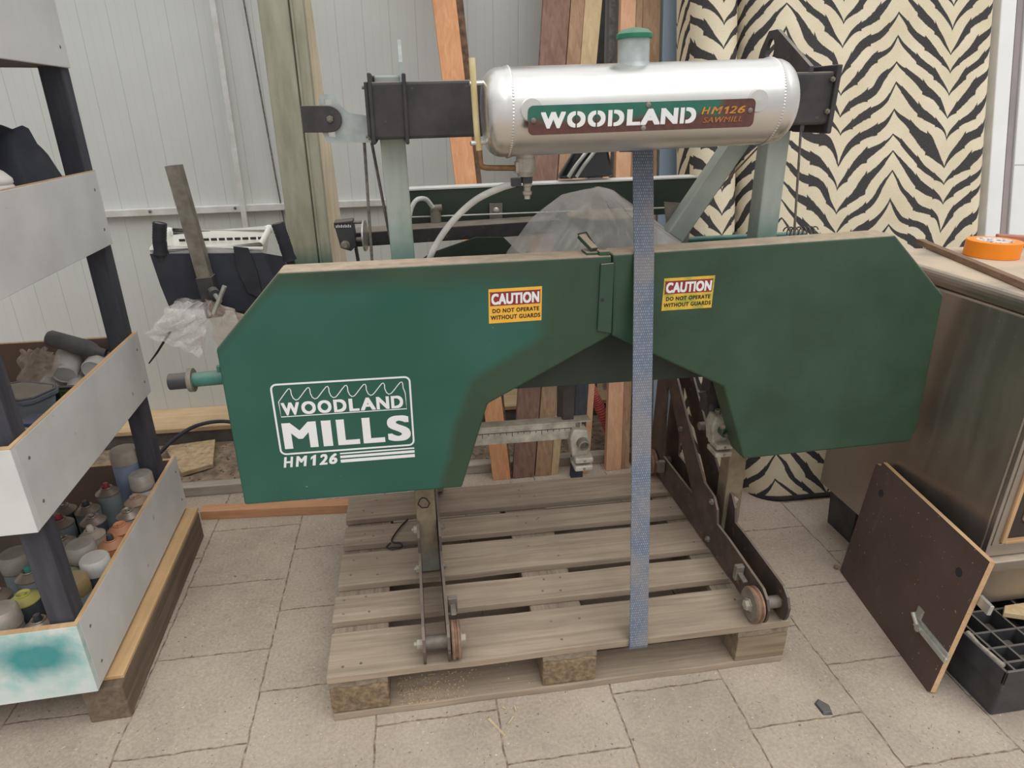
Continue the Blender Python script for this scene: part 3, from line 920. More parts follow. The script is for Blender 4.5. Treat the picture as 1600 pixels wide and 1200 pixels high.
def caution(par, x0, x1, z0, z1, y, tilt, worn):
    WD, HT = x1 - x0, z1 - z0
    def q(u, v): return (x0 + u * WD, z1 - v * HT + tilt * u * WD)
    def quad(u0, u1, v0, v1, yy, dd):
        m = MB(); m.prism([(q(u, v)[0], yy, q(u, v)[1]) for u, v in ((u0, v1), (u1, v1), (u1, v0), (u0, v0))], (0, -dd, 0)); return m
    lb = sub(quad(0, 1, 0, 1, y, .0005), 'caution_label', worn, par, label='amber caution label')
    sub(quad(.03, .97, .11, .49, y - .0005, .0003), 'label_header', M['maroon_ink'], par)
    sub(quad(.02, .98, .09, .11, y - .0005, .0003), 'label_line', M['maroon_ink'], par)
    k = dict(X0=x0, Z1=z1, WD=WD, HT=HT, tilt=tilt, depth=.0004)
    txt('CAUTION', .05, .95, .135, .455, par, M['white_ink'], bold=.05, spacing=1.06, y=y - .0008, **k)
    txt('DO NOT OPERATE', .07, .95, .575, .695, par, M['black_ink'], bold=.028, y=y - .0005, spacing=1.14, **k)
    txt('WITHOUT GUARDS', .035, .975, .77, .895, par, M['black_ink'], bold=.028, y=y - .0005, spacing=1.14, **k)
caution(gl, .4285, .5505, .9425, 1.0225, fy, .02, M['yellow_ink'])
mo = pm('oversprayed amber label', (226, 186, 70), (150, 160, 66), 34, 0.5, lo=.45, hi=.66)
caution(gr, .840, .965, .953, 1.031, fy + .001, .02, mo)

# posts, crossbeam and its clamp plates
for n_, p0, p1 in (('post', (.265, .37, .15), (.235, .37, 1.46)), ('post', (1.187, .37, .15), (1.156, .37, 1.46))):
    mb = MB(); mb.bar(p0, p1, .055, .055)
    part(mb, n_, M['post'], bevel=.004)
mb = MB(); mb.bar((.19, .315, 1.3885), (1.243, .315, 1.416), .112, .058)
part(mb, 'crossbeam', M['black_steel'], bevel=.006)
def yzplate(x0, x1, pts):
    m = MB(); m.prism([(x0, y, z) for y, z in pts], (x1 - x0, 0, 0)); return m
for x, dz in ((.200, 0), (.270, 0)):
    part(yzplate(x - .004, x + .004, [(.278, 1.324), (.43, 1.324), (.43, 1.462), (.278, 1.462)]), 'clamp_plate', M['black_steel'], bevel=.003)
mb = MB(); mb.box(.196, .274, .405, .425, 1.33, 1.462)
part(mb, 'clamp_back', M['black_steel'], bevel=.003)
mb = MB(); mb.box(.188, .196, .285, .40, 1.34, 1.445)
part(mb, 'beam_end_plate', M['black_steel'], bevel=.002)
for z in (1.435, 1.34):
    mb = MB(); mb.hexnut((.198, .30, z), (-1, 0, 0), .008, .01)
    part(mb, 'bolt', M['rust_grey'])
# lifting lugs
def lug(x0, x1, top):
    m = MB()
    outer = [(.290, 1.345), (.290, 1.482), (.425, 1.482 + top * .82), (.455, 1.482 + top), (.495, 1.482 + top), (.525, 1.482 + top * .55), (.54, 1.482), (.54, 1.345)]
    hole = [(.478 + .020 * math.cos(a), 1.482 + top * .52 + .026 * math.sin(a)) for a in [2 * PI * i / 16 for i in range(16)]]
    # bridge outer and hole through triangulated fill
    bm = m.bm
    vo = [bm.verts.new((x0, y, z)) for y, z in outer]; vh = [bm.verts.new((x0, y, z)) for y, z in hole]
    es = [bm.edges.new((vo[i], vo[(i + 1) % len(vo)])) for i in range(len(vo))] + [bm.edges.new((vh[i], vh[(i + 1) % len(vh)])) for i in range(len(vh))]
    r = bmesh.ops.triangle_fill(bm, edges=es, use_beauty=True)
    fs = [f for f in r['geom'] if isinstance(f, bmesh.types.BMFace)]
    e = bmesh.ops.extrude_face_region(bm, geom=fs)
    bmesh.ops.translate(bm, verts=[v for v in e['geom'] if isinstance(v, bmesh.types.BMVert)], vec=(x1 - x0, 0, 0))
    return m
part(lug(1.176, 1.186, .090), 'lifting_lug', M['black_steel'])
part(lug(.262, .2695, .056), 'lifting_lug', M['galv'], label='grey steel lifting lug')
part(yzplate(1.10, 1.108, [(.285, 1.345), (.43, 1.345), (.43, 1.47), (.285, 1.47)]), 'clamp_plate', M['black_steel'], bevel=.003)
part(yzplate(1.238, 1.250, [(.278, 1.340), (.43, 1.340), (.43, 1.486), (.278, 1.486)]), 'clamp_plate', M['black_steel'], bevel=.003)
mb = MB(); mb.box(1.176, 1.245, .405, .425, 1.345, 1.486)
part(mb, 'clamp_back', M['black_steel'], bevel=.003)
for z in (1.455, 1.388):
    mb = MB(); mb.hexnut((1.232, .284, z), (0, -1, 0), .006, .006)
    part(mb, 'bolt', M['rust_grey'])

# black tab and slotted galvanised bracket at the beam's left end
mb = MB()
arc = [(.108 + .0265 * math.cos(a), 1.374 + .0265 * math.sin(a)) for a in [math.radians(-90 + 180 * i / 12) for i in range(13)]]
mb.prism([(x, .325, z) for x, z in ([(.052, 1.3475)] + arc + [(.052, 1.4005)])], (0, .008, 0))
tb = part(mb, 'pivot_tab', M['black_steel'], bevel=.0015)
mb = MB(); mb.hexnut((.110, .325, 1.374), (0, -1, 0), .0075, .005)
sub(mb, 'bolt', M['rust_grey'], tb)
mb = MB()
def zp(x0, x1, z0, z1): return [(x0, z0), (x1, z0), (x1, z1), (x0, z1)]
bm = mb.bm
outer = [(.089, 1.412), (.096, 1.4225), (.120, 1.4225), (.134, 1.400), (.150, 1.386), (.192, 1.380), (.192, 1.326), (.098, 1.326), (.091, 1.345)]
holes = [zp(.101, .1155, 1.402, 1.413), zp(.102, .1165, 1.338, 1.350)]
es = []
for ring in [outer] + holes:
    vs = [bm.verts.new((x, .336, z)) for x, z in ring]
    es += [bm.edges.new((vs[i], vs[(i + 1) % len(vs)])) for i in range(len(vs))]
r = bmesh.ops.triangle_fill(bm, edges=es, use_beauty=True)
e = bmesh.ops.extrude_face_region(bm, geom=[f for f in r['geom'] if isinstance(f, bmesh.types.BMFace)])
bmesh.ops.translate(bm, verts=[v for v in e['geom'] if isinstance(v, bmesh.types.BMVert)], vec=(0, .006, 0))
part(mb, 'slotted_bracket', M['galv'])

# water tank
tp0, tp1 = Vector((.420, .172, 1.3845)), Vector((1.058, .172, 1.4075))
Lt = (tp1 - tp0).length
R = .0825
prof = []
for i in range(7):
    a = math.radians(90 * i / 6); prof.append((R - .034 + .034 * math.sin(a), .034 - .034 * math.cos(a)))
prof += [(R, .040), (R + .002, .0445), (R + .002, .050), (R, .0545)]
half = prof[:]
prof = half + [(r, Lt - h) for r, h in half[::-1]]
mb = MB(); mb.lathe([(.001, 0)] + prof + [(.001, Lt)], tp0, tp1 - tp0, 64)
tank = part(mb, 'water_tank', M['tank'], smooth=True)
tx = (tp1 - tp0).normalized()
nk = Vector((.7225, .172, 1.468))
mb = MB(); mb.lathe([(.040, -.010), (.034, .006), (.0305, .012), (.0300, .060)], nk, (-.03, 0, 1), 36)
sub(mb, 'filler_neck', M['galv'], tank, smooth=True)
mb = MB(); mb.lathe([(.0345, .052), (.0355, .056), (.0350, .060), (.026, .0675), (.010, .071), (.001, .0715)], nk, (-.03, 0, 1), 36)
sub(mb, 'filler_cap', pm('green cap', (34, 112, 84), (46, 126, 96), 30, .45, dust=((170, 170, 150), .35)), tank, smooth=True)
for xx in (.502, .954):
    mb = MB(); mb.lathe([(.022, 0), (.020, .006), (.001, .008)], tp0 + tx * (xx - .42) + Vector((0, -R + .002, .004)), (0, -1, 0), 20)
    sub(mb, 'weld_pad', M['tank'], tank, smooth=True)
for h in (.0475, Lt - .0475):
    mb = MB()
    for i in range(90):
        a = 2 * PI * i / 90
        mb.lathe([(.001, -.001), (.0035, .0), (.001, .0016)], tp0 + tx * h + Vector((0, math.cos(a), math.sin(a))) * (R + .0015), (0, math.cos(a), math.sin(a)), 6)
    sub(mb, 'weld_seam', M['tank'], tank, smooth=True)

# nameplate with stencil lettering
PX0, PX1, PZ0, PZ1, PT = .494, .945, 1.347, 1.3985, .030
py = .0795
mb = MB()
pl = rrect(PX0, PX1, PZ0, PZ1, .010, py)
for p in pl: p.z += (p.x - PX0) * PT
mb.prism(pl, (0, .0025, 0))
plate = part(mb, 'nameplate', M['plate'])
k = dict(X0=PX0, Z1=PZ1, WD=PX1 - PX0, HT=PZ1 - PZ0, tilt=PT, y=py - .0002)
def ptxt(body, u0, u1, v0, v1, mat, bold, shear=0., spacing=1.):
    m = text_bm(body, PX0 + u0 * k['WD'], PZ1 - v1 * k['HT'] + u0 * k['WD'] * PT, (u1 - u0) * k['WD'], (v1 - v0) * k['HT'], py - .0002, bold, shear, .0006, PT, spacing)
    return sub(m, 'lettering', mat, plate)
WS = [(105, 262), (272, 390), (405, 520), (537, 642), (660, 750), (752, 880), (885, 1000), (1015, 1122)]
sub(letters_bm('WOODLAND', [((a_ - 25) / 1500, (b_ - 25) / 1500) for a_, b_ in WS], PX0, PZ1, k['WD'], k['HT'], .235, .79, py - .0002, .055, 0.0, PT), 'lettering', M['white_ink'], plate)
sub(letters_bm('HM126', [((a_ - 25) / 1500, (b_ - 25) / 1500) for a_, b_ in ((1158, 1216), (1222, 1300), (1312, 1340), (1346, 1398), (1404, 1455))], PX0, PZ1, k['WD'], k['HT'], .24, .50, py - .0002, .025, .25, PT), 'lettering', M['orange_ink'], plate)
ptxt('SAWMILL', .765, .945, .60, .80, pm('rusted print', (178, 118, 70), (140, 90, 60), 60, .6), .028, .25, 1.1)
mb = MB()
for u in (.204, .2915, .3625, .6815):                                 # stencil bridges
    x = PX0 + u * k['WD']
    z = PZ1 + (x - PX0) * PT
    mb.box(x - .0013, x + .0013, py - .0014, py - .0005, z - .80 * k['HT'], z - .22 * k['HT'])
sub(mb, 'stencil_bridge', M['plate'], plate)
for u, v in ((.022, .5), (.515, .10), (.50, .90), (.978, .42)):
    x = PX0 + u * k['WD']; z = PZ1 - v * k['HT'] + (x - PX0) * PT
    mb = MB(); mb.lathe([(.0052, 0), (.005, .0015), (.003, .003)], (x, py, z), (0, -1, 0), 14)
    sub(mb, 'rivet', M['rust_grey'], plate, smooth=True)

# level tube, outlet valve and hoses
mb = MB(); mb.tube(smooth_pts([(.398, .150, 1.482), (.401, .150, 1.42), (.405, .152, 1.35), (.409, .155, 1.318)], 4), .0062, 12)
part(mb, 'level_tube', M['tube_yellow'], smooth=True)
for z in (1.440, 1.333):
    mb = MB(); mb.tube([(.392, .150, z - .002), (.430, .160, z), (.44, .165, z)], .0045, 8)
    part(mb, 'tube_holder', M['tank'], smooth=True)
mb = MB(); mb.tube([(.409, .155, 1.322), (.411, .157, 1.292), (.415, .158, 1.286), (.424, .160, 1.284), (.448, .163, 1.283), (.482, .168, 1.282)], .0058, 12)
part(mb, 'elbow_pipe', M['brass'], smooth=True)
vx, vy = .506, .172
mb = MB(); mb.lathe([(.019, .03), (.019, .018), (.0205, .015), (.0205, -.010), (.016, -.018), (.016, -.02)], (vx, vy, 1.285), (0, 0, 1), 16)
mb.box(vx - .022, vx - .005, vy - .012, vy + .012, 1.272, 1.294)
part(mb, 'valve_body', M['cast'], bevel=.001)
mb = MB(); mb.lathe([(.0125, .0), (.0125, -.016)], (vx + .002, vy, 1.268), (0, 0, 1), 16)
mb.box(vx - .030, vx - .010, vy - .010, vy + .010, 1.246, 1.262)
part(mb, 'valve_collar', M['black_plastic'], bevel=.001)
mb = MB(); mb.lathe([(.0095, 0), (.0095, -.006), (.007, -.008), (.007, -.016), (.0095, -.017), (.0095, -.022), (.006, -.026), (.006, -.032)], (vx + .004, vy, 1.252), (0, 0, 1), 14)
part(mb, 'drain_nipple', M['cast'])
mb = MB(); mb.tube(smooth_pts([(.486, .18, 1.251), (.452, .20, 1.238), (.405, .235, 1.210), (.355, .265, 1.160), (.318, .285, 1.105), (.300, .30, 1.06), (.298, .31, 1.02)], 7), .0072, 12)
part(mb, 'water_hose', M['hose_clear'], smooth=True)

# rear deck, crossbar, cables and pulley
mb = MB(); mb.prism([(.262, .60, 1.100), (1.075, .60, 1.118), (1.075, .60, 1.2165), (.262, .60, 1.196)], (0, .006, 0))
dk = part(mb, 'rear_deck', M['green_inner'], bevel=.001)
mb = MB(); mb.prism([(.262, .598, 1.1985), (1.075, .598, 1.219), (1.075, .66, 1.219), (.262, .66, 1.1985)], (0, 0, -.004))
sub(mb, 'deck_flange', M['alu_strip'], dk)  # pale colour stands in for light catching the green flange
mb = MB(); mb.bar((.12, .535, 1.088), (.66, .535, 1.108), .036, .085)
part(mb, 'crossbar', M['black_steel'], bevel=.003)
for x in (.50,):
    mb = MB(); mb.box(x - .018, x + .018, .592, .597, 1.075, 1.158)
    cl = part(mb, 'cable_bracket', M['rust_grey'], bevel=.001)
    mb = MB(); mb.lathe([(.008, 0), (.008, .005), (.004, .008)], (x, .592, 1.140), (0, -1, 0), 12)
    sub(mb, 'bolt', M['bright_steel'], cl, smooth=True)
for a, b in (((.27, .585, 1.128), (1.03, .50, 1.15)), ((.27, .565, 1.108), (.62, .50, 1.118))):
    mb = MB(); mb.tube([a, b], .0022, 6)
    part(mb, 'wire_rope', M['bright_steel'], smooth=True)
mb = MB(); mb.cyl((.335, .575, 1.10), (.335, .575, 1.150), .014)
mb.cyl((.322, .572, 1.150), (.352, .572, 1.152), .010)
part(mb, 'hose_fitting', M['rust_grey'], smooth=True)
mb = MB(); mb.tube(smooth_pts([(.262, .505, 1.10), (.268, .515, 1.15), (.285, .53, 1.178), (.310, .55, 1.178), (.328, .565, 1.155)], 5), .006, 10)
part(mb, 'breather_hose', M['hose_clear'], smooth=True)
mb = MB(); mb.bar((1.125, .43, 1.365), (.945, .43, 1.085), .050, .050)
br = part(mb, 'diagonal_brace', M['galv_green'], bevel=.004)
mb = MB(); mb.prism([(.925, .452, 1.17), (.985, .452, 1.165), (1.005, .452, 1.11), (1.00, .452, 1.03), (.955, .452, 1.03)], (0, .006, 0))
sub(mb, 'gusset', M['rust_grey'], br)
for x, z in ((.985, 1.118), (.982, 1.09)):
    mb = MB(); mb.hexnut((x, .452, z), (0, -1, 0), .008, .008)
    sub(mb, 'bolt', M['bright_steel'], br)
ax = Vector((.05, -.55, -.83)).normalized()
mb = MB(); mb.lathe([(.006, -.006), (.033, -.006), (.034, -.003), (.028, .0), (.034, .003), (.033, .006), (.006, .006)], (1.018, .452, 1.166), ax, 30)
pu = part(mb, 'pulley', M['rust_grey'], smooth=True)
mb = MB(); mb.lathe([(.010, .005), (.010, .010), (.006, .011), (.006, .020)], (1.018, .452, 1.166), ax, 6)
sub(mb, 'bolt', M['rust_grey'], pu)
mb = MB(); mb.tube([(1.05, .455, 1.175), (1.20, .45, 1.34)], .0022, 6)
part(mb, 'wire_rope', M['rust'], smooth=True)
mb = MB(); mb.tube([(1.185, .30, 1.346), (1.213, .30, 1.095)], .0030, 8)
part(mb, 'wire_rope', M['cable'], smooth=True)
mb = MB(); mb.tube([(.175, .37, 1.33), (.170, .36, 1.05)], .0034, 8)
part(mb, 'wire_rope', M['cable'], smooth=True)
mb = MB(); mb.tube([(.190, .38, 1.33), (.216, .40, 1.10)], .0034, 8)
part(mb, 'wire_rope', M['cable'], smooth=True)
mb = MB(); mb.cyl((1.04, .58, 1.045), (1.42, .58, 1.052), .0085)
part(mb, 'throttle_rod', M['teal_paint'], smooth=True)
pts = []
for i in range(90):
    a = 2 * PI * i / 12
    pts.append((1.225 + .085 * i / 90, .36 + .012 * math.cos(a), 1.100 + .012 * math.sin(a)))
mb = MB(); mb.tube(pts, .0018, 6)
part(mb, 'spring', M['cable'], smooth=True)
# engine under the sheet: block, fan cover, air box
mb = MB(); mb.lathe([(.02, .16), (.09, .15), (.12, .10), (.125, .0), (.12, -.06)], (.76, .47, .99), (0, 0, 1), 24)
part(mb, 'engine_cover', M['green_dark'], smooth=True)
mb = MB(); mb.box(.62, .90, .33, .62, .86, 1.0)
part(mb, 'engine_block', M['black_plastic'], bevel=.01)
mb = MB(); mb.box(.16, 1.26, .345, .395, .86, .915)
part(mb, 'head_beam', M['black_steel'], bevel=.004)
for x in (.30, 1.10):
    mb = MB(); mb.box(x - .03, x + .03, .28, .36, .87, .905)
    part(mb, 'guard_mount', M['black_steel'])
for x in (.70, .66):
    pass
mb = MB(); mb.bar((.66, .47, .93), (.30, .50, 1.02), .05, .05)
part(mb, 'engine_mount', M['black_steel'])
mb = MB()
mb.hull([(.678, .615, 1.216), (.835, .615, 1.221), (.835, .655, 1.221), (.678, .655, 1.216)], [(.728, .62, 1.30), (.815, .62, 1.305), (.82, .65, 1.305), (.733, .65, 1.30)])
ab = part(mb, 'air_box', M['black_gloss'], bevel=.008)
for dx in (0, .022):
    mb = MB(); mb.tube(smooth_pts([(.705 + dx, .612, 1.222), (.722 + dx, .606, 1.25), (.742 + dx, .606, 1.275), (.765 + dx, .612, 1.302)], 4), .0055, 10)
    sub(mb, 'chrome_tube', M['bright_steel'], ab, smooth=True)
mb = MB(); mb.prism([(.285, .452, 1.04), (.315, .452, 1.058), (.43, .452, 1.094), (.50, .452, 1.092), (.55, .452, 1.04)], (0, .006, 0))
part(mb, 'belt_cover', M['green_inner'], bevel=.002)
# scale head at the left
mb = MB(); mb.prism([(.083, .43, 1.142), (.128, .43, 1.146), (.132, .43, 1.085), (.118, .43, 1.072), (.094, .43, 1.080)], (0, .05, 0))
sc = part(mb, 'scale_head', M['black_plastic'], bevel=.002)
mb = MB(); mb.box(.084, .124, .4285, .4298, 1.129, 1.141)
sub(mb, 'scale_strip', M['black_ink'], sc)
mb = MB()
for i in range(9):
    x = .088 + .0042 * i
    mb.box(x, x + .0018, .4278, .4284, 1.130, 1.137 if i % 2 else 1.1355)
sub(mb, 'scale_mark', M['white_ink'], sc)
mb = MB(); mb.lathe([(.011, 0), (.011, .003), (.0065, .004), (.006, .010)], (.106, .43, 1.088), (0, -1, 0), 16)
sub(mb, 'bolt', M['rust_grey'], sc)
mb = MB(); mb.lathe([(.001, 0), (.038, 0), (.038, .004), (.001, .004)], (.151, .455, 1.105), (1, -.12, 0), 30)
part(mb, 'scale_disc', M['bright_steel'], smooth=True)
mb = MB(); mb.cyl((.128, .452, 1.138), (.152, .455, 1.138), .004); mb.cyl((.128, .452, 1.096), (.152, .455, 1.096), .006)
part(mb, 'scale_shaft', M['rust_grey'])
mb = MB(); mb.bar((.128, .46, 1.075), (.134, .46, 1.00), .006, .03)
part(mb, 'scale_arm', M['black_steel'])
# blade tension handle, left
mb = MB(); mb.cyl((-.170, .245, .832), (-.250, .245, .829), .0165)
hd = part(mb, 'tension_handle', M['teal_paint'], smooth=True)
mb = MB(); mb.cyl((-.240, .245, .8292), (-.250, .245, .829), .027)
sub(mb, 'flange_ring', M['rust_grey'], hd, smooth=True)
mb = MB(); mb.cyl((-.250, .245, .829), (-.292, .245, .8275), .0185)
sub(mb, 'end_plug', M['black_plastic'], hd, smooth=True)
mb = MB(); mb.lathe([(.008, 0), (.008, .012)], (-.180, .245, .848), (0, 0, 1), 8)
sub(mb, 'set_screw', M['teal_paint'], hd)
# lower blade guide arm and guide blocks
mb = MB(); mb.box(.20, .69, .315, .345, .567, .617)
ar = part(mb, 'guide_arm', M['cast'], bevel=.002)
mb = MB(); mb.box(.20, .715, .313, .347, .617, .621)
sub(mb, 'arm_cap', M['cast'], ar)
mb = MB()
for i in range(26):
    x = .26 + .016 * i
    mb.box(x, x + .0013, .3142, .3148, .594 if i % 5 else .588, .601)
mb.box(.25, .67, .3142, .3148, .600, .6015)
sub(mb, 'ruler_marks', M['black_ink'], ar)
mb = MB(); mb.box(.64, .67, .325, .40, .60, .95)
part(mb, 'guide_hanger', M['black_steel'])
def guide(x, z, tone):
    m = MB(); m.prism([(x - .022, .295, z - .035), (x - .030, .295, z + .02), (x - .022, .295, z + .05), (x + .018, .295, z + .045), (x + .024, .295, z + .01), (x + .022, .295, z - .03)], (0, .045, 0))
    g = part(m, 'blade_guide', M['cast'], bevel=.005, segs=3)
    for dz in (-.038, -.062):
        m = MB(); m.box(x - .018, x + .032, .275, .335, z + dz - .007, z + dz + .009)
        sub(m, 'guide_jaw', M['cast'], g, bevel=.004, segs=3)
        m = MB(); m.lathe([(.004, 0), (.004, .001)], (x + .007, .2755, z + dz + .001), (0, -1, 0), 10)
        sub(m, 'jaw_screw', M['rust_grey'], g)
    m = MB(); m.lathe([(.016, 0), (.016, .018), (.012, .020), (.012, .008), (.001, .008)], (x + .003, .296, z + .01), (0.1, -1, -.1), 20)
    sub(m, 'guide_roller', M['rust_grey'] if tone else M['green_dark'], g, smooth=True)
    m = MB(); m.cyl((x - .005, .32, z + .045), (x - .005, .32, z + .06), .009, n=6)
    sub(m, 'adjuster_nut', M['rust_grey'], g)
guide(.685, .555, True)
guide(1.088, .562, False)
mb = MB(); mb.cyl((1.10, .33, .56), (1.06, .37, .66), .018); mb.box(1.06, 1.10, .34, .39, .60, .87)
part(mb, 'guide_hanger', M['black_steel'])

# carriage: two side frames with wheels
def frame_bm(x0, x1):
    m = MB(); bm = m.bm
    outer = [(-.018, .175), (-.020, .205), (-.006, .230), (.02, .246), (.215, .258), (.290, .258), (.302, .300), (.330, .328), (.40, .335), (.50, .415), (.73, .62), (.83, .62), (.845, .20), (.835, .165), (.81, .150), (.005, .150), (-.010, .158)]
    hole = [(.466, .252), (.720, .250), (.745, .50), (.735, .515)]
    es = []
    for ring in (outer, hole):
        vs = [bm.verts.new((x0, y, z)) for y, z in ring]
        es += [bm.edges.new((vs[i], vs[(i + 1) % len(vs)])) for i in range(len(vs))]
    r = bmesh.ops.triangle_fill(bm, edges=es, use_beauty=True)
    e = bmesh.ops.extrude_face_region(bm, geom=[f for f in r['geom'] if isinstance(f, bmesh.types.BMFace)])
    bmesh.ops.translate(bm, verts=[v for v in e['geom'] if isinstance(v, bmesh.types.BMVert)], vec=(x1 - x0, 0, 0))
    return m
def wheel(x, y, side):
    z = .1445 + .047
    m = MB(); m.lathe([(.010, -.011), (.044, -.011), (.047, -.008), (.047, -.004), (.0425, -.001), (.0425, .002), (.047, .005), (.047, .009), (.044, .011), (.010, .011)], (x, y, z), (1, 0, 0), 36)
    wl = part(m, 'track_wheel', M['rust'], smooth=True)
    m = MB(); m.lathe([(.018, 0), (.043, 0), (.043, .0012), (.018, .0012)], (x + side * .011, y, z), (side, 0, 0), 30)
    sub(m, 'wheel_face', M['rust_grey'], wl)
    m = MB(); m.lathe([(.019, 0), (.019, .003), (.014, .003), (.014, .011), (.012, .013)], (x + side * .012, y, z), (side, 0, 0), 6)
    sub(m, 'axle_bolt', M['cast'], wl)
    return z
for xa, xb, side in ((.236, .295, 1), (1.115, 1.172, -1)):
    fa = part(frame_bm(xa - .0035, xa + .0035), 'side_frame', M['brown_steel'])
    fb = part(frame_bm(xb - .0035, xb + .0035), 'side_frame', M['brown_steel'])
    xw = xb + .018 if side > 0 else xa - .018
    for y in (.025, .785):
        z = wheel(xw, y, side)
        m = MB(); m.cyl((xa, y, z), (xb, y, z), .0165)
        part(m, 'axle_spacer', M['rust_grey'], smooth=True)
        m = MB(); m.hexnut((xa - .0035 if side > 0 else xb + .0035, y, z), (-side, 0, 0), .013, .014)
        part(m, 'axle_nut', M['cast'])
        # wiper arm with spring clip behind each wheel
        yy = y + (.09 if y < .4 else -.09)
        m = MB(); m.bar((xw, y + (.05 if y < .4 else -.05), z + .03), (xw, yy, z + .035), .006, .014, (1, 0, 0)); m.box(xw - .012, xw + .012, yy - .008, yy + .008, z + .01, z + .055)
        part(m, 'wheel_scraper', M['rust_grey'], bevel=.002)
    m = MB(); m.cyl((xa, .484, .487), (xb, .484, .487), .013)
    part(m, 'frame_spacer', M['rust_grey'], smooth=True)
    xo = xa - .0035 if side < 0 else xb + .0035
    for y, z in ((.593, .423), (.331, .31), (.324, .18)):
        m = MB(); m.hexnut((xo, y, z), (side if side > 0 else -1, 0, 0), .010, .008)
        part(m, 'bolt', M['rust_grey'])
    xo2 = xa - .0035 if side > 0 else xb + .0035
    for y, z in ((.331, .31), (.324, .18)):
        m = MB(); m.hexnut((xo2, y, z), (-1 if side > 0 else 1, 0, 0), .011, .010)
        part(m, 'bolt', M['cast'])
# hook-shaped stamp on the left post
mb = MB(); ribbon(mb, [(.246, .3415, .40), (.240, .3415, .385), (.250, .3415, .372), (.266, .3415, .372), (.272, .3415, .385), (.264, .3415, .40), (.255, .3415, .405)], .003, True)
part(mb, 'stamped_mark', M['black_ink'])

# ------------------------------------------------------------------ strap round mill and pallet
def strap_mesh(path, wd, th):
    m = MB(); bm = m.bm
    uvl = bm.loops.layers.uv.new('UVMap')
    P = [Vector(p) for p in path]
    L = 0.0
    prev = None
    for i, p in enumerate(P):
        a = P[max(i - 1, 0)]; b = P[min(i + 1, len(P) - 1)]
        d = (b - a).normalized()
        nrm = Vector((1, 0, 0)).cross(d).normalized()
        side = d.cross(nrm).normalized()
        if i: L += (p - P[i - 1]).length
        ring = [bm.verts.new(p + side * sx * wd / 2 + nrm * sn * th / 2) for sx, sn in ((-1, -1), (1, -1), (1, 1), (-1, 1))]
        if prev:
            for k in range(4):
                f = bm.faces.new((prev[0][k], prev[0][(k + 1) % 4], ring[(k + 1) % 4], ring[k]))
                us = [(0, wd), (wd, wd), (wd, 0), (0, 0)]
                ua = (0 if k in (0, 2) else 0); w0, w1 = ((0, wd) if k in (0, 2) else (0, th))
                for lp, uvv in zip(f.loops, [(w0, prev[1]), (w1, prev[1]), (w1, L), (w0, L)]):
                    lp[uvl].uv = uvv
        else:
            f = bm.faces.new(ring[::-1])
        prev = (ring, L)
    bm.faces.new(prev[0])
    return m
path = [(.776, .12, .1185), (.776, .02, .1185), (.776, -.004, .120), (.776, -.0065, .130)]
for i in range(1, 15):
    t = i / 15
    path.append((.776 + .008 * t, -.0065 + .2005 * t, .130 + .957 * t))
path += [(.785, .199, 1.098), (.785, .225, 1.19), (.786, .258, 1.31), (.787, .278, 1.352), (.787, .281, 1.458), (.787, .290, 1.4655), (.787, .34, 1.4665), (.787, .351, 1.458), (.787, .355, 1.30)]
o = build(strap_mesh(path, .0475, .003), 'ratchet_strap', M['strap'])
tag(o, 'faded blue-grey webbing strap tying the sawmill down to the pallet', 'strap')

# ------------------------------------------------------------------ cloudy sheet over the engine
def rid(x):
    K = [(.50, 1.035), (.53, 1.070), (.575, 1.130), (.655, 1.190), (.748, 1.214), (.79, 1.203), (.83, 1.175), (.92, 1.115), (.955, 1.090), (.985, 1.04)]
    for (a, za), (b, zb) in zip(K, K[1:]):
        if x <= b:
            return za + (zb - za) * max(0, (x - a)) / (b - a)
    return K[-1][1]
rs = random.Random(5)
def sheet(u, v):
    x = .50 + .485 * u; y = .29 + .36 * v
    g = 1 - min(1, abs(y - .45) / .21) ** 1.3
    a = math.atan2(y - .45, x - .748); r = math.hypot(y - .45, x - .748)
    z = 1.005 + (rid(x) - 1.005) * g + (.016 * abs(math.sin(a * 4.5 + 3 * r)) ** .7 + .004 * abs(math.sin(a * 13 - 6 * r)) - .011) * min(1, r * 7) * (1 if 0.02 < u < .98 else 0)
    return Vector((x + .006 * math.sin(y * 40), y, z))
mb = MB(); mb.grid(sheet, 70, 44)
o = build(mb, 'plastic_sheet', M['sheet_plastic'], smooth=True)
tag(o, 'cloudy grey plastic sheet draped in a peak over the engine behind the guards', 'plastic sheet')

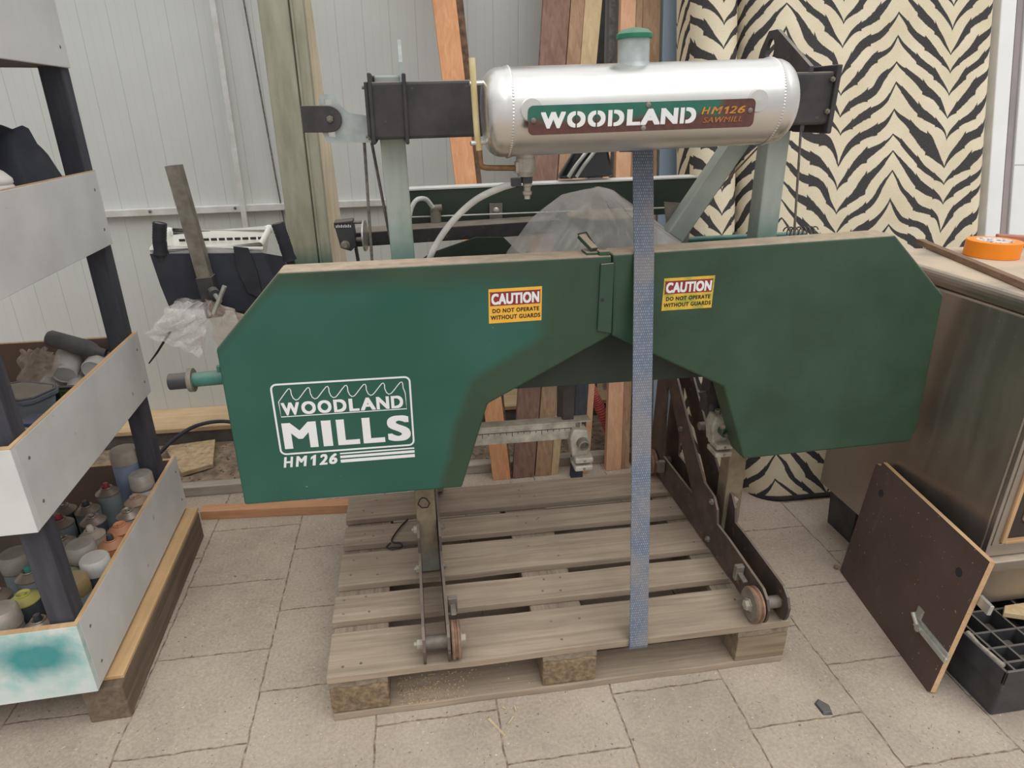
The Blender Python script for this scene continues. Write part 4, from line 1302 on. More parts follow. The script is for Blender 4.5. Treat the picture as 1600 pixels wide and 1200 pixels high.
# ------------------------------------------------------------------ black steel cart with handles, left
ct = thing('hand_cart', 'black steel cart plate with two rubber grips and upright square tube', 'cart', (-.27, .78, 0))
mb = MB(); mb.prism([(-.462, .750, 1.020), (-.158, .750, 1.013), (-.135, .750, .930), (-.20, .750, .840), (-.440, .750, .860), (-.452, .750, .930)], (0, .006, 0))
mb.prism([(-.158, .751, 1.013), (-.115, .83, .985), (-.10, .83, .90), (-.135, .751, .930)], (-.003, .003, 0))
build(mb, 'cart_plate', M['black_fabric'], ct, bevel=.001)
mb = MB(); mb.prism([(-.235, .745, 1.035), (-.195, .744, 1.03), (-.180, .743, .96), (-.175, .744, .875), (-.215, .743, .90), (-.235, .744, .97)], (0, .004, 0))
build(mb, 'rubber_flap', M['rubber'], ct, bevel=.001)
def sqtube(p0, p1, wd, wall, ref=(0, 1, 0)):
    m = MB()
    p0, p1 = Vector(p0), Vector(p1)
    d = (p1 - p0).normalized(); v = Vector(ref); v = (v - d * v.dot(d)).normalized(); u = d.cross(v)
    for s1, s2, hu, hv in ((0, 1, wd, wall), (0, -1, wd, wall), (1, 0, wall, wd - 2 * wall), (-1, 0, wall, wd - 2 * wall)):
        off = u * s1 * (wd - wall) / 2 + v * s2 * (wd - wall) / 2
        q = [(-1, -1), (1, -1), (1, 1), (-1, 1)]
        m.hull([p0 + off + u * a * hu / 2 + v * b * hv / 2 for a, b in q], [p1 + off + u * a * hu / 2 + v * b * hv / 2 for a, b in q])
    return m
build(sqtube((-.317, .728, .93), (-.346, .728, 1.257), .036, .003), 'square_tube', M['rust_grey'], ct, label='bare grey steel square tube')
build(sqtube((-.309, .728, .84), (-.3185, .728, .956), .043, .003), 'tube_socket', M['black_steel'], ct)
mb = MB(); mb.cyl((-.300, .706, .916), (-.288, .682, .912), .016, n=16)
build(mb, 'clamp_nut', M['black_plastic'], ct)
mb = MB(); mb.cyl((-.292, .690, .913), (-.270, .650, .903), .0065); mb.cyl((-.250, .648, .945), (-.293, .652, .866), .0062)
build(mb, 'tee_bolt', M['bright_steel'], ct, smooth=True)
for p in ([(-.418, .75, 1.105), (-.428, .75, 1.06), (-.434, .757, 1.02), (-.43, .77, .96), (-.38, .80, .92)], [(-.106, .75, 1.096), (-.094, .75, 1.04), (-.087, .757, .99), (-.09, .77, .95), (-.16, .80, .92)]):
    mb = MB(); mb.tube(smooth_pts(p, 4), .0125, 12)
    h = build(mb, 'handle_bar', M['black_steel'], ct, smooth=True)
    mb = MB(); mb.tube([Vector(p[0]) + (Vector(p[1]) - Vector(p[0])) * t for t in [i / 12 for i in range(13)]] + [Vector(p[1]) + (Vector(p[2]) - Vector(p[1])) * t for t in (.3, .7, 1.0)], [.0185 if i % 2 else .0175 for i in range(15)] + [.0200], 16)
    build(mb, 'grip', M['rubber'], h, smooth=True)
for x in (-.26, -.19):
    mb = MB(); mb.bar((x, .762, .90), (x + .06, 1.10, 0), .025, .025)
    build(mb, 'frame_leg', M['black_steel'], ct)
for x in (-.40, -.22):
    mb = MB(); mb.bar((x, .757, .917), (x, 1.08, .917), .02, .02)
    build(mb, 'carrier_bar', M['black_steel'], ct)
mb = MB(); mb.box(-.42, -.15, .80, .82, .897, .9065)
build(mb, 'carrier_bar', M['black_steel'], ct)

# white plastic basket on the cart
bk = thing('plastic_basket', 'white plastic basket resting on the black cart plate', 'basket', (-.335, .90, .928))
def bq(z, i):   # inner rectangle at a height
    return [(-.455 + i, .765 + i, z), (-.165 - i, .765 + i, z), (-.195 - i, 1.07 - i, z), (-.505 + i, 1.07 - i, z)]
mb = MB()
top = bq(1.030, 0.0); bot = bq(.93, .022)
T1 = [mb.v(p) for p in top]; B1 = [mb.v(p) for p in bot]
for i in range(4): mb.f((T1[i], T1[(i + 1) % 4], B1[(i + 1) % 4], B1[i]))
mb.f(B1)
build(mb, 'basket_shell', M['cream_plastic'], bk, solid=.004)
mb = MB(); mb.tube([top[0], top[1], top[2], top[3]], .0115, 12, closed=True)
for p in (top[2], top[3]): mb.lathe([(.001, -.014), (.012, -.010), (.015, 0), (.012, .010), (.001, .014)], p, (0, 0, 1), 14)
build(mb, 'basket_rim', M['cream_plastic'], bk, smooth=True)
mb = MB()
for i in range(11):
    x = -.475 + .0245 * i
    mb.box(x, x + .018, 1.050, 1.054, 1.000, 1.008)
build(mb, 'rim_slots', M['black_ink'], bk)

# crumpled film hanging from the clamp bolt
def film(corners, amp, n, seed, depth):
    r = random.Random(seed)
    ph = [(r.uniform(-22, 22), r.uniform(-22, 22), r.uniform(0, 6)) for _ in range(7)]
    A, B, C, D = [Vector(c) for c in corners]
    def fn(u, v):
        p = (A * (1 - u) + B * u) * (1 - v) + (D * (1 - u) + C * u) * v
        k = sum(abs(math.sin(a * u * .6 + b * v * .6 + c)) for a, b, c in ph) / 7 - .5
        return p + Vector((.006 * math.sin(19 * v + 3 * u), -amp * k * 2 - depth * math.sin(PI * u) * math.sin(PI * min(1, v + .15)), amp * .5 * math.sin(23 * u + 7 * v)))
    m = MB(); m.grid(fn, n, n); return m
mb = film([(-.405, .70, .895), (-.305, .70, .893), (-.365, .69, .728), (-.500, .69, .800)], .006, 60, 4, .03)
mb.grid(lambda u, v: Vector((-.405 + .10 * u - (.05 if 0 else .0) + (-.095 + .035 * u) * v, .722 + .012 * math.sin(9 * u + 5 * v), .895 - .002 * u + (-.095 - .07 * u) * v)), 24, 24)
o = build(mb, 'clear_film_bag', M['bag_clear'], smooth=True)
tag(o, 'crumpled shiny clear film bag hanging below the T-shaped clamp bolt', 'plastic bag')
mb = film([(-.325, .705, .895), (-.285, .705, .885), (-.180, .73, .80), (-.325, .73, .70)], .004, 40, 9, .012)
o = build(mb, 'tan_film', M['bag_tan'], smooth=True)
tag(o, 'dusty tan film bunched beside the clear film bag and hanging behind the left guard', 'plastic bag')
mb = MB(); mb.tube([(-.440, .715, .80), (-.470, .735, .765), (-.500, .745, .728), (-.530, .75, .695)], [.0035, .0035, .0032, .002], 8)
o = build(mb, 'black_stick', M['zip'], smooth=True)
tag(o, 'thin black stick poking out from under the clear film bag', 'stick')

# ------------------------------------------------------------------ shelving unit with deep trays, left
SX, SY, SA = -.530, .060, math.radians(2.0)
sh = thing('tray_shelf', 'white painted shelf of four deep trays on black posts at the left', 'shelf', (SX, SY, 0), rotz=SA)
def shw(x, y, z):
    """shelf coordinates to world"""
    return Vector((SX + x * math.cos(SA) - y * math.sin(SA), SY + x * math.sin(SA) + y * math.cos(SA), z))
def ssub(mb, name, mat, parent=None, **k):
    p = parent or sh
    ORG.setdefault(p, Vector((0, 0, 0)))
    return build(mb, name, mat, p, **k)
WX = -.78
def tray(z0, z1, y0, y1, front):
    m = MB(); m.box(WX + .017, -.0115, y0 + .016, y1 - .013, z0 + .002, z0 + .014)
    t = ssub(m, 'tray', M['tray_floor'])
    m = MB(); m.box(WX, .0, y0, y0 + .016, z0, z1)
    ssub(m, 'front_panel', [front], t, bevel=.0015)
    m = MB(); m.box(-.0105, .0, y0 + .016, y1, z0, z1)
    ssub(m, 'side_panel', M['white_paint_side'], t, bevel=.0015)
    m = MB(); m.box(WX, WX + .016, y0 + .016, y1, z0, z1)
    ssub(m, 'side_panel', M['white_paint_side'], t, bevel=.0015)
    m = MB(); m.box(WX + .0165, -.011, y1 - .012, y1, z0, z1 - .012)
    ssub(m, 'rear_panel', M['hardboard'], t)
    m = MB(); m.box(WX, .0, y0 + .0005, y0 + .0155, z1, z1 + .0012); m.box(-.0100, -.0005, y0 + .0155, y1, z1, z1 + .0012)
    m.box(WX + .016, -.016, y1 - .0115, y1 - .0005, z1 - .012, z1 - .011)
    ssub(m, 'raw_edge', M['ply_edge'], t)
    m = MB()
    for y in (y0 + .05, y1 - .035):
        for z in (z0 + .045, z1 - .045):
            m.lathe([(.0042, 0), (.0036, .001)], (0, y, z), (1, 0, 0), 10)
    ssub(m, 'screw_heads', M['rust_grey'], t)
    return t
TD, TC, TB, TA = (.128, .326), (.592, .785), (1.050, 1.2435), (1.490, 1.70)
tray(TD[0], TD[1], .0, .800, M['sprayed'])
tray(TC[0], TC[1], -.020, .725, M['white_paint'])
tray(TB[0], TB[1], -.020, .700, M['white_paint'])
tray(TA[0], TA[1], -.020, .700, M['white_paint'])
for y in (.022, .668):
    for x in (-.064, WX + .02):
        m = MB(); m.box(x, x + .052, y, y + .050, .143, 2.0)
        ssub(m, 'post', M['black_post'], bevel=.003)
# timber bearer and strip under it
r_ = thing('timber_bearer', 'dark timber bearer on the floor under the right edge of the tray shelf', 'timber', (SX, SY, 0), rotz=SA)
m = MB(); m.box(-.056, .036, .030, .790, 0, .1045)
b_ = build(m, 'bearer_body', M['beam_wood'], r_, bevel=.004)
m = MB(); m.box(-.030, .034, .055, .800, .1045, .1165)
o = build(m, 'fibre_strip', M['fresh_strip'], None, bevel=.002, org=(0, 0, .1045))
o.location = (SX, SY, .1045); o.rotation_euler = (0, 0, SA)
tag(o, 'pale fibreboard strip lying along the top of the dark timber bearer', 'board strip')
r_ = thing('timber_bearer', 'dark timber bearer on the floor under the far left edge of the tray shelf', 'timber', (SX, SY, 0), rotz=SA)
m = MB(); m.box(-.74, -.65, .030, .790, 0, .1275)
build(m, 'bearer_body', M['beam_wood'], r_, bevel=.004)

# ---- spray cans in the lowest tray
CZ = TD[0] + .0145
tin = M['silver_can']
def colour(name, rgb, dust=.35):
    if name not in M:
        M[name] = pm(name, rgb, tuple(q * .84 for q in rgb), 14, .5, dust=((170, 152, 136), dust))
    return M[name]
def can(x, y, h, body, top, label, cap=None, nozzle=None, r=.0325, ring=None):
    """top: 'dome' (bare valve or nozzle), 'cap' (solid cap) or 'clear' (clear cap over a nozzle)"""
    z = CZ
    c = thing('spray_can', label, 'spray can', (x, y, z), group='spray cans in the lowest tray')
    hb = h - (.024 if top == 'dome' else .05)
    m = MB(); m.lathe([(r - .003, 0), (r, .003), (r, hb - .003), (r - .0015, hb)], (x, y, z), (0, 0, 1), 30)
    build(m, 'can_body', body, c, smooth=True)
    if top in ('dome', 'clear'):
        s = 1.0
        m = MB(); m.lathe([(r + .0008, 0), (r + .0008, .003), (r - .003, .0055), (r - .012, .0135), (.0155, .017), (.0165, .0195), (.0150, .0215), (.0125, .0205), (.010, .0165), (.006, .0165), (.005, .021), (.003, .021)], (x, y, z + hb - .001), (0, 0, 1), 30)
        build(m, 'can_dome', ring or tin, c, smooth=True)
        if nozzle:
            m = MB(); m.lathe([(.0085, 0), (.0085, .009), (.0065, .016), (.001, .017)], (x, y, z + hb + .0165), (0, 0, 1), 18)
            build(m, 'nozzle', nozzle, c, smooth=True)
    if top == 'cap':
        m = MB(); m.lathe([(r + .001, 0), (r + .0015, .004), (r + .0005, .038), (r - .003, .0425), (.001, .043)], (x, y, z + hb - .001), (0, 0, 1), 30)
        build(m, 'can_cap', cap, c, smooth=True)
    if top == 'clear':
        m = MB(); m.lathe([(r + .001, 0), (r + .002, .004), (r + .0005, .042), (r - .003, .0465), (.001, .047)], (x, y, z + hb + .003), (0, 0, 1), 30)
        build(m, 'clear_cap', M['dusty_clear'], c, smooth=True)
    return c
grey_b = colour('grey can', (142, 150, 152)); dark_b = colour('dark can', (74, 78, 84)); blue_b = colour('blue speckle can', (140, 152, 178))
white_b = colour('white can', (214, 212, 206)); orange_b = colour('orange can', (214, 138, 92)); green_b = colour('green can', (142, 164, 120))
navy_b = colour('navy can', (70, 78, 116)); yellow_b = colour('yellow can', (206, 204, 96)); peach_b = colour('brownish can', (172, 138, 116))
mint_b = colour('mint can', (172, 200, 186)); pink_b = colour('pink cap', (206, 150, 160)); gold_b = colour('gold cap', (160, 136, 92))
beige_c = colour('beige cap', (190, 178, 162)); red_n = colour('red nozzle', (170, 60, 70), .1); black_n = colour('dark nozzle', (66, 68, 74), .1); white_n = colour('white nozzle', (222, 214, 204), .1); teal_n = colour('teal nozzle', (72, 148, 138), .1)
CANS = [
 (-.658, .745, .285, blue_b, 'cap', 'tallest spray can, blue speckled, with dusty beige cap, at the tray back', dict(cap=beige_c, r=.040)),
 (-.584, .668, .225, white_b, 'clear', 'spray can with cloudy clear cap in the back right corner of the lowest tray', dict(nozzle=white_n)),
 (-.690, .650, .205, grey_b, 'dome', 'grey spray can with bright red nozzle, in front of the tallest can', dict(nozzle=red_n)),
 (-.722, .580, .190, grey_b, 'dome', 'spray can with grey-blue nozzle, left of the grey can with red nozzle', dict(nozzle=black_n)),
 (-.676, .508, .195, dark_b, 'dome', 'dark spray can with bare valve, in front of the grey can with red nozzle', {}),
 (-.583, .596, .190, peach_b, 'dome', 'brownish spray can with bare valve against the side panel, farthest back', dict(ring=peach_b)),
 (-.581, .530, .188, beige_c, 'dome', 'spray can with pale bare top between the brownish and the orange cans', {}),
 (-.578, .464, .185, orange_b, 'dome', 'pale orange spray can with bare valve against the side panel', dict(ring=orange_b)),
 (-.577, .398, .185, orange_b, 'dome', 'orange spray can with black nozzle against the side panel', dict(nozzle=black_n, ring=orange_b)),
 (-.640, .452, .190, beige_c, 'dome', 'spray can with white nozzle, behind the mint can with the clear cap', dict(nozzle=white_n, ring=beige_c)),
 (-.640, .360, .205, mint_b, 'clear', 'mint green spray can under a large cloudy clear cap', dict(nozzle=teal_n, r=.0335)),
 (-.586, .300, .205, dark_b, 'cap', 'dark spray can with large white cap against the side panel', dict(cap=white_b, r=.0335)),
 (-.700, .428, .190, navy_b, 'dome', 'navy blue spray can with dusty bare valve top', {}),
 (-.762, .510, .195, grey_b, 'dome', 'spray can with dark red nozzle, partly hidden under the tray above', dict(nozzle=red_n)),
 (-.790, .590, .190, dark_b, 'dome', 'dark spray can with bare valve at the back left of the lowest tray', {}),
 (-.772, .432, .190, grey_b, 'dome', 'dusty spray can with black nozzle, left of the navy can', dict(nozzle=black_n)),
 (-.655, .305, .180, green_b, 'dome', 'green spray can with bare valve beside the can with large white cap', dict(ring=green_b)),
 (-.690, .362, .200, white_b, 'clear', 'spray can with pink stained clear cap behind the front post', dict(nozzle=pink_b)),
 (-.605, .222, .205, grey_b, 'cap', 'grey spray can with dull gold cap beside the front post', dict(cap=gold_b)),
 (-.792, .340, .205, grey_b, 'clear', 'spray can with pink nozzle showing through a dusty clear cap, left edge', dict(nozzle=red_n, r=.0345)),
 (-.735, .285, .190, grey_b, 'dome', 'grey spray can with teal nozzle left of the front post', dict(nozzle=teal_n)),
 (-.778, .215, .190, grey_b, 'dome', 'silver topped spray can with bare valve at the left edge', {}),
 (-.705, .195, .190, dark_b, 'dome', 'black spray can with yellow-green shoulder left of the front post', dict(ring=yellow_b)),
 (-.712, .122, .205, grey_b, 'clear', 'spray can with pink stain on a cloudy cap near the front panel', dict(nozzle=pink_b, r=.0335)),
 (-.640, .118, .172, grey_b, 'dome', 'silver topped spray can with grey nozzle right behind the front panel', dict(nozzle=black_n)),
 (-.790, .120, .180, colour('ochre can', (168, 150, 104)), 'dome', 'ochre spray can at the left edge behind the front panel', {}),
]
# keep the cans from touching each other, the panels and the posts
pos = [[c[0], c[1], c[6].get('r', .0325)] for c in CANS]
for it in range(200):
    for i in range(len(pos)):
        for j in range(i):
            dx = pos[i][0] - pos[j][0]; dy = pos[i][1] - pos[j][1]
            d = math.hypot(dx, dy); need = pos[i][2] + pos[j][2] + .0035
            if d < need:
                k = (need - d) / d * .5
                pos[i][0] += dx * k; pos[i][1] += dy * k; pos[j][0] -= dx * k; pos[j][1] -= dy * k
    for p in pos:
        lx = (p[0] - SX) * math.cos(SA) + (p[1] - SY) * math.sin(SA)
        ly = -(p[0] - SX) * math.sin(SA) + (p[1] - SY) * math.cos(SA)
        rr = p[2] + .003
        lx = min(lx, -.012 - rr); ly = max(min(ly, .786 - rr), .018 + rr)
        for py0, py1 in ((.022, .072), (.668, .718)):      # posts
            px0, px1 = -.064, -.012
            cx = max(px0, min(lx, px1)); cy = max(py0, min(ly, py1))
            dd = math.hypot(lx - cx, ly - cy)
            if dd < rr:
                if dd < 1e-6: ly = py1 + rr
                else:
                    lx = cx + (lx - cx) / dd * rr; ly = cy + (ly - cy) / dd * rr
        p[0] = SX + lx * math.cos(SA) - ly * math.sin(SA); p[1] = SY + lx * math.sin(SA) + ly * math.cos(SA)
for c, p in zip(CANS, pos):
    can(p[0], p[1], c[2], c[3], c[4], c[5], **c[6])

# ---- things in the middle tray
FZ = TC[0] + .0145
def cup(p, d, label, ln=.105, r0=.033, r1=.026):
    m = MB(); m.lathe([(.001, .004), (r1 - .004, .004), (r1 - .003, 0), (r1, .002), (r0, ln), (r0 - .002, ln), (r0 - .003, ln - .004), (.001, ln - .006)][0:8], p, d, 30)
    o = build(m, 'white_tub', M['white_plastic'], smooth=True)
    return tag(o, label, 'tub', 'white tubs in the middle tray')
cup((-.742, .700, FZ + .084), (-.10, .70, .28), 'white tub on top of the pile, its round base facing the camera', .11, .037, .0315)
cup((-.668, .705, FZ + .092), (.05, .8, .10), 'white tub beside the side panel under the grey bottle', .10, .036, .031)
cup((-.706, .665, FZ + .034), (-.2, .80, .05), 'white tub lowest in the pile, mostly hidden by the tray side', .11, .036, .031)
cup((-.800, .690, FZ + .034), (-.05, .9, .06), 'cream tub lying on its side behind the food container', .10, .036, .031)
m = MB(); m.lathe([(.001, 0), (.018, .002), (.0235, .010), (.0235, .11), (.020, .125), (.012, .14), (.012, .158), (.001, .159)], (-.785, .748, FZ + .186), (.80, -.03, -.30), 26)
o = build(m, 'grey_bottle', pm('grey bottle', (118, 112, 110), (86, 84, 88), 12, .6), smooth=True)
tag(o, 'dusty dark grey bottle lying across the white tubs', 'bottle')
m = film([(-.855, .735, FZ + .155), (-.775, .72, FZ + .165), (-.735, .70, FZ + .115), (-.84, .63, FZ + .05)], .010, 26, 12, .015)
o = build(m, 'tan_wrapper', M['bag_tan'], smooth=True)
tag(o, 'crumpled tan film wrapper lying left of the white tubs', 'wrapper')
m = film([(-.98, .60, FZ + .13), (-.865, .62, FZ + .150), (-.865, .60, FZ + .03), (-.99, .58, FZ + .03)], .010, 24, 15, .02)
o = build(m, 'clear_wrapper', M['bag_clear'], smooth=True)
tag(o, 'clear film wrapper standing at the left edge behind the food container', 'wrapper')
# food container with a clear lid
fc = thing('food_container', 'clear food container with grey rimmed lid in the middle tray', 'container', (-.805, .600, FZ), 0)
def okt(cx, cy, hx, hy, c, z, a):
    pts = []
    for sx, sy in ((1, 1), (-1, 1), (-1, -1), (1, -1)):
        for k in ((0, 1) if sx * sy > 0 else (1, 0)):
            pts.append((sx * (hx - (0 if k == 0 else c)), sy * (hy - (c if k == 0 else 0))))
    pts = sorted(pts, key=lambda p: math.atan2(p[1], p[0]))
    return [(cx + x * math.cos(a) - y * math.sin(a), cy + x * math.sin(a) + y * math.cos(a), z) for x, y in pts]
A_ = math.radians(-22)
def fcz(z0, z1, hx, hy, h2=None):
    m = MB(); m.hull(okt(-.805, .600, hx, hy, .02, z0, A_), okt(-.805, .600, (h2 or (hx, hy))[0], (h2 or (hx, hy))[1], .02, z1, A_)); return m
build(fcz(FZ + .001, FZ + .068, .062, .042, (.072, .052)), 'container_body', colour('container body', (160, 166, 172)), fc)
build(fcz(FZ + .068, FZ + .080, .078, .058), 'lid_rim', colour('lid rim', (128, 134, 144)), fc, bevel=.002)
build(fcz(FZ + .080, FZ + .084, .070, .050), 'lid_panel', colour('lid film', (168, 160, 148)), fc, bevel=.001)
m = MB(); m.tube(okt(-.805, .600, .073, .053, .02, FZ + .084, A_), .003, 8, closed=True)
build(m, 'lid_bead', colour('lid rim', (128, 134, 144)), fc, smooth=True)
m = MB(); m.box(-.765, -.690, .640, .655, FZ + .001, FZ + .070); 
r_ = thing('dark_box', 'dark box with a small green label behind the food container', 'box', (-.73, .65, FZ))
build(m, 'box_body', colour('dark box', (64, 68, 76)), r_, bevel=.001)
m = MB(); m.box(-.735, -.695, .6388, .6398, FZ + .030, FZ + .062)
lb = build(m, 'box_label', colour('green label', (96, 128, 72), 0), r_)
m = text_bm('TO THE', -.731, FZ + .048, .032, .009, .6386, .02)
ORG[lb] = ORG[r_]
build(m, 'lettering', M['black_ink'], lb)
m = MB(); m.box(-.755, -.690, .450, .515, FZ + .001, FZ + .050)
o = build(m, 'blue_box', colour('blue box', (70, 84, 126)), bevel=.002)
tag(o, 'small blue box in front of the food container', 'box')
r_ = thing('small_tub', 'small teal tub with tan lid beside the front post in the middle tray', 'tub', (-.735, .385, FZ))
m = MB(); m.lathe([(.038, 0), (.042, .04), (.001, .041)], (-.735, .385, FZ), (0, 0, 1), 30)
build(m, 'tub_body', colour('teal tub', (62, 96, 104)), r_, smooth=True)
m = MB(); m.lathe([(.045, 0), (.046, .004), (.044, .010), (.038, .010), (.037, .008), (.001, .008)], (-.735, .385, FZ + .041), (0, 0, 1), 30)
build(m, 'tub_lid', colour('tan lid', (206, 188, 152)), r_, smooth=True)
m = MB(); m.tube(smooth_pts([(-.680, .445, FZ + .045), (-.683, .41, FZ + .040), (-.690, .37, FZ + .034), (-.700, .340, FZ + .026), (-.712, .330, FZ + .020), (-.718, .345, FZ + .014), (-.708, .355, FZ + .010)], 6), .004, 10)
o = build(m, 'metal_hook', M['bright_steel'], smooth=True)
tag(o, 'small silver hook lying beside the tan lidded tub', 'hook')

# ---- things in the second tray from the top
GZ = TB[0] + .0145
r_ = thing('white_jug', 'white plastic bottle with ribbed shoulder in the tray second from the top', 'bottle', (-.610, .372, GZ))
m = MB(); m.lathe([(.040, 0), (.046, .006), (.046, .150), (.044, .156), (.046, .162), (.0455, .178), (.043, .182), (.0455, .186), (.045, .194), (.033, .208), (.020, .217), (.019, .222)], (-.610, .372, GZ), (0, 0, 1), 36)
build(m, 'bottle_body', M['white_plastic'], r_, smooth=True)
m = MB(); m.lathe([(.016, 0), (.0175, .004), (.0165, .022), (.0185, .026), (.001, .027)], (-.610, .372, GZ + .217), (0, 0, 1), 24)
build(m, 'bottle_neck', pm('dirty white neck', (206, 202, 196), (128, 122, 116), 40, .6), r_, smooth=True)
def cloth(u, v):
    x = -.575 - .36 * u; y = .50 + .20 * v
    h = .11 + .18 * min(1, max(0, (-.60 - x) / .05 + .55)) * (1 - .25 * max(0, -.70 - x) / .2)
    h *= math.sin(PI * min(1, max(0, .08 + v * .84))) ** .6
    e = 1.0 if 0.01 < u < .99 else .02
    return Vector((x + .008 * math.sin(17 * v), y, GZ + .001 + max(0.001, h * e + .006 * math.sin(31 * u + 9 * v))))
m = MB(); m.grid(cloth, 40, 24)
o = build(m, 'black_cloth', M['black_fabric'], smooth=True, solid=.003)
tag(o, 'heap of black cloth behind the white bottle in the tray second from the top', 'cloth')

# ------------------------------------------------------------------ lumber leaning on the wall
LN = 2.1 / .55
def lean(x0a, x0b, x1a, x1b, name, mat, label, th=.022, y0=1.06, top=2.45, cat='plank', group='lumber leaning on the wall', zb=0.0, z_at=1.77, **k):
    """board on the floor at y0 leaning to the wall; x0* its edges at the foot, x1* at height z_at"""
    m = MB()
    s = 1 / LN
    f = (top - zb) / (z_at - zb)
    a = [(x0a, y0 + zb * s, zb), (x0b, y0 + zb * s, zb), (x0b, y0 + zb * s + th, zb), (x0a, y0 + zb * s + th, zb)]
    xa = x0a + (x1a - x0a) * f; xb = x0b + (x1b - x0b) * f
    yt = y0 + top * s
    m.hull(a, [(xa, yt, top), (xb, yt, top), (xb, yt + th, top), (xa, yt + th, top)])
    o = build(m, name, mat, bevel=.0015)
    return tag(o, label, cat, group)
lk = thing('larch_plank', 'orange larch plank with a bark edge leaning on the wall left of the tank', 'plank', (.57, 1.06, 0), group='lumber leaning on the wall')
m = MB(); m.hull([(.540, 1.06, 0), (.612, 1.06, 0), (.612, 1.085, 0), (.540, 1.085, 0)], [(.343, 1.70, 2.45), (.435, 1.70, 2.45), (.435, 1.725, 2.45), (.343, 1.725, 2.45)])
build(m, 'board', M['larch'], lk, bevel=.001)
m = MB(); m.hull([(.6125, 1.063, 0), (.618, 1.063, 0), (.618, 1.086, 0), (.6125, 1.086, 0)], [(.4355, 1.702, 2.45), (.47, 1.708, 2.45), (.47, 1.726, 2.45), (.4355, 1.726, 2.45)])
build(m, 'bark_edge', M['bark'], lk)
lean(.620, .709, .811, .915, 'brown_plank', M['brown_plank'], 'dark brown stained plank with wavy grain, leaning left of the filler neck')
lean(.714, .780, .918, .970, 'tan_plank', M['tan_plank'], 'tan rough plank leaning directly right of the dark brown plank', y0=1.062)
lean(.782, .812, .972, 1.04, 'yellow_plank', M['yellow_plank'], 'pale yellow plank leaning right of the tan plank', y0=1.066)
lean(.857, .905, 1.02, 1.075, 'black_board', M['black_post'], 'black stained board leaning behind the blade guide', y0=1.022, top=1.42, th=.03)
lean(.907, .940, 1.085, 1.11, 'narrow_lath', M['pink_plank'], 'narrow pale lath leaning right of the black board', y0=1.055, top=1.30)
lean(1.016, 1.082, 1.113, 1.172, 'pink_plank', M['pink_plank'], 'pale pinkish plank leaning behind the strap', y0=1.06, th=.03)
lean(1.084, 1.118, 1.174, 1.20, 'reddish_lath', M['tan_plank'], 'reddish brown narrow plank hard against the pale pinkish plank', y0=1.065)
lean(1.135, 1.215, 1.205, 1.277, 'reddish_plank', M['tan_plank'], 'reddish brown plank between the filler neck and the blue-grey sheet', y0=1.08)
lean(1.222, 1.400, 1.288, 1.462, 'blue_sheet', M['blue_sheet'], 'smooth blue-grey sheet leaning beside the zebra cushions', y0=1.075, th=.012, cat='sheet')
m = MB(); m.bar((1.20, 1.70, 0), (1.115, 1.75, 2.6), .024, .024, (0, 1, 0))
o = build(m, 'galvanised_pole', M['speckled'], bevel=.002)
tag(o, 'speckled galvanised square pole standing behind the filler neck', 'pole')
m = MB(); m.bar((1.15, 1.73, 0), (1.082, 1.775, 2.6), .030, .012, (0, 1, 0))
o = build(m, 'metal_strip', M['gray_metal'], bevel=.001)
tag(o, 'dark grey metal strip standing left of the speckled galvanised pole', 'strip')
# red ribbed hose on the soil
pts = smooth_pts([(.86, 1.30, .52), (.912, 1.245, .43), (.962, 1.225, .345), (1.012, 1.225, .243), (1.066, 1.225, .125), (1.10, 1.27, .055), (1.13, 1.36, .045)], 22)
m = MB(); m.tube(pts, [.024 if i % 2 else .021 for i in range(len(pts))], 14)
o = build(m, 'ribbed_hose', M['red_hose'], smooth=True)
tag(o, 'red ribbed hose rising from the soil between the leaning boards', 'hose')
m = MB(); m.prism([(1.245, .70, 0), (1.295, .695, 0), (1.298, .76, 0), (1.248, .765, 0)], (0, 0, .15))
o = build(m, 'brick', M['brick_red'], bevel=.004)
tag(o, 'orange-red brick standing on end on the floor behind the right side frame', 'brick')

# ------------------------------------------------------------------ zebra-print cushions standing on end
ZA = -math.atan(.2535)
def cushion(name, label, org, outline, width_u, height, u_of, pipe=True):
    """upright upholstered body; outline = plan points, front first, in the thing's own axes"""
    c = thing(name, label, 'cushion', org, rot=(ZA, 0, 0))
    m = MB(); bm = m.bm
    uvl = bm.loops.layers.uv.new('UVMap')
    N = len(outline); nv = 24
    U = [u_of]
    for i in range(1, N + 1):
        a = outline[i - 1]; b = outline[i % N]
        U.append(U[-1] + math.hypot(b[0] - a[0], b[1] - a[1]))
    rows = []
    for j in range(nv + 1):
        z = height * j / nv
        zz = z
        ins = 0.0
        row = []
        cx = sum(p[0] for p in outline) / N; cy = sum(p[1] for p in outline) / N
        for x, y in outline:
            k = 1.0 - (.06 * max(0, 1 - z / .08) ** 2)
            row.append(bm.verts.new((cx + (x - cx) * (k if True else 1), cy + (y - cy) * k, zz)))
        rows.append(row)
    for j in range(nv):
        for i in range(N):
            f = bm.faces.new((rows[j][i], rows[j][(i + 1) % N], rows[j + 1][(i + 1) % N], rows[j + 1][i]))
            for lp, (uu, vv) in zip(f.loops, [(U[i], j), (U[i + 1], j), (U[i + 1], j + 1), (U[i], j + 1)]):
                lp[uvl].uv = (uu, height * vv / nv)
    bm.faces.new(rows[0][::-1]); bm.faces.new(rows[-1])
    build(m, 'cover', M['zebra'], c, smooth=True)
    if pipe:
        m = MB(); m.tube([(v[0], v[1], .010) for v in [((cx + (x - cx) * .945), (cy + (y - cy) * .945)) for x, y in outline]], .011, 8, closed=True)
        build(m, 'piping', M['hem'], c, smooth=True)
    return c
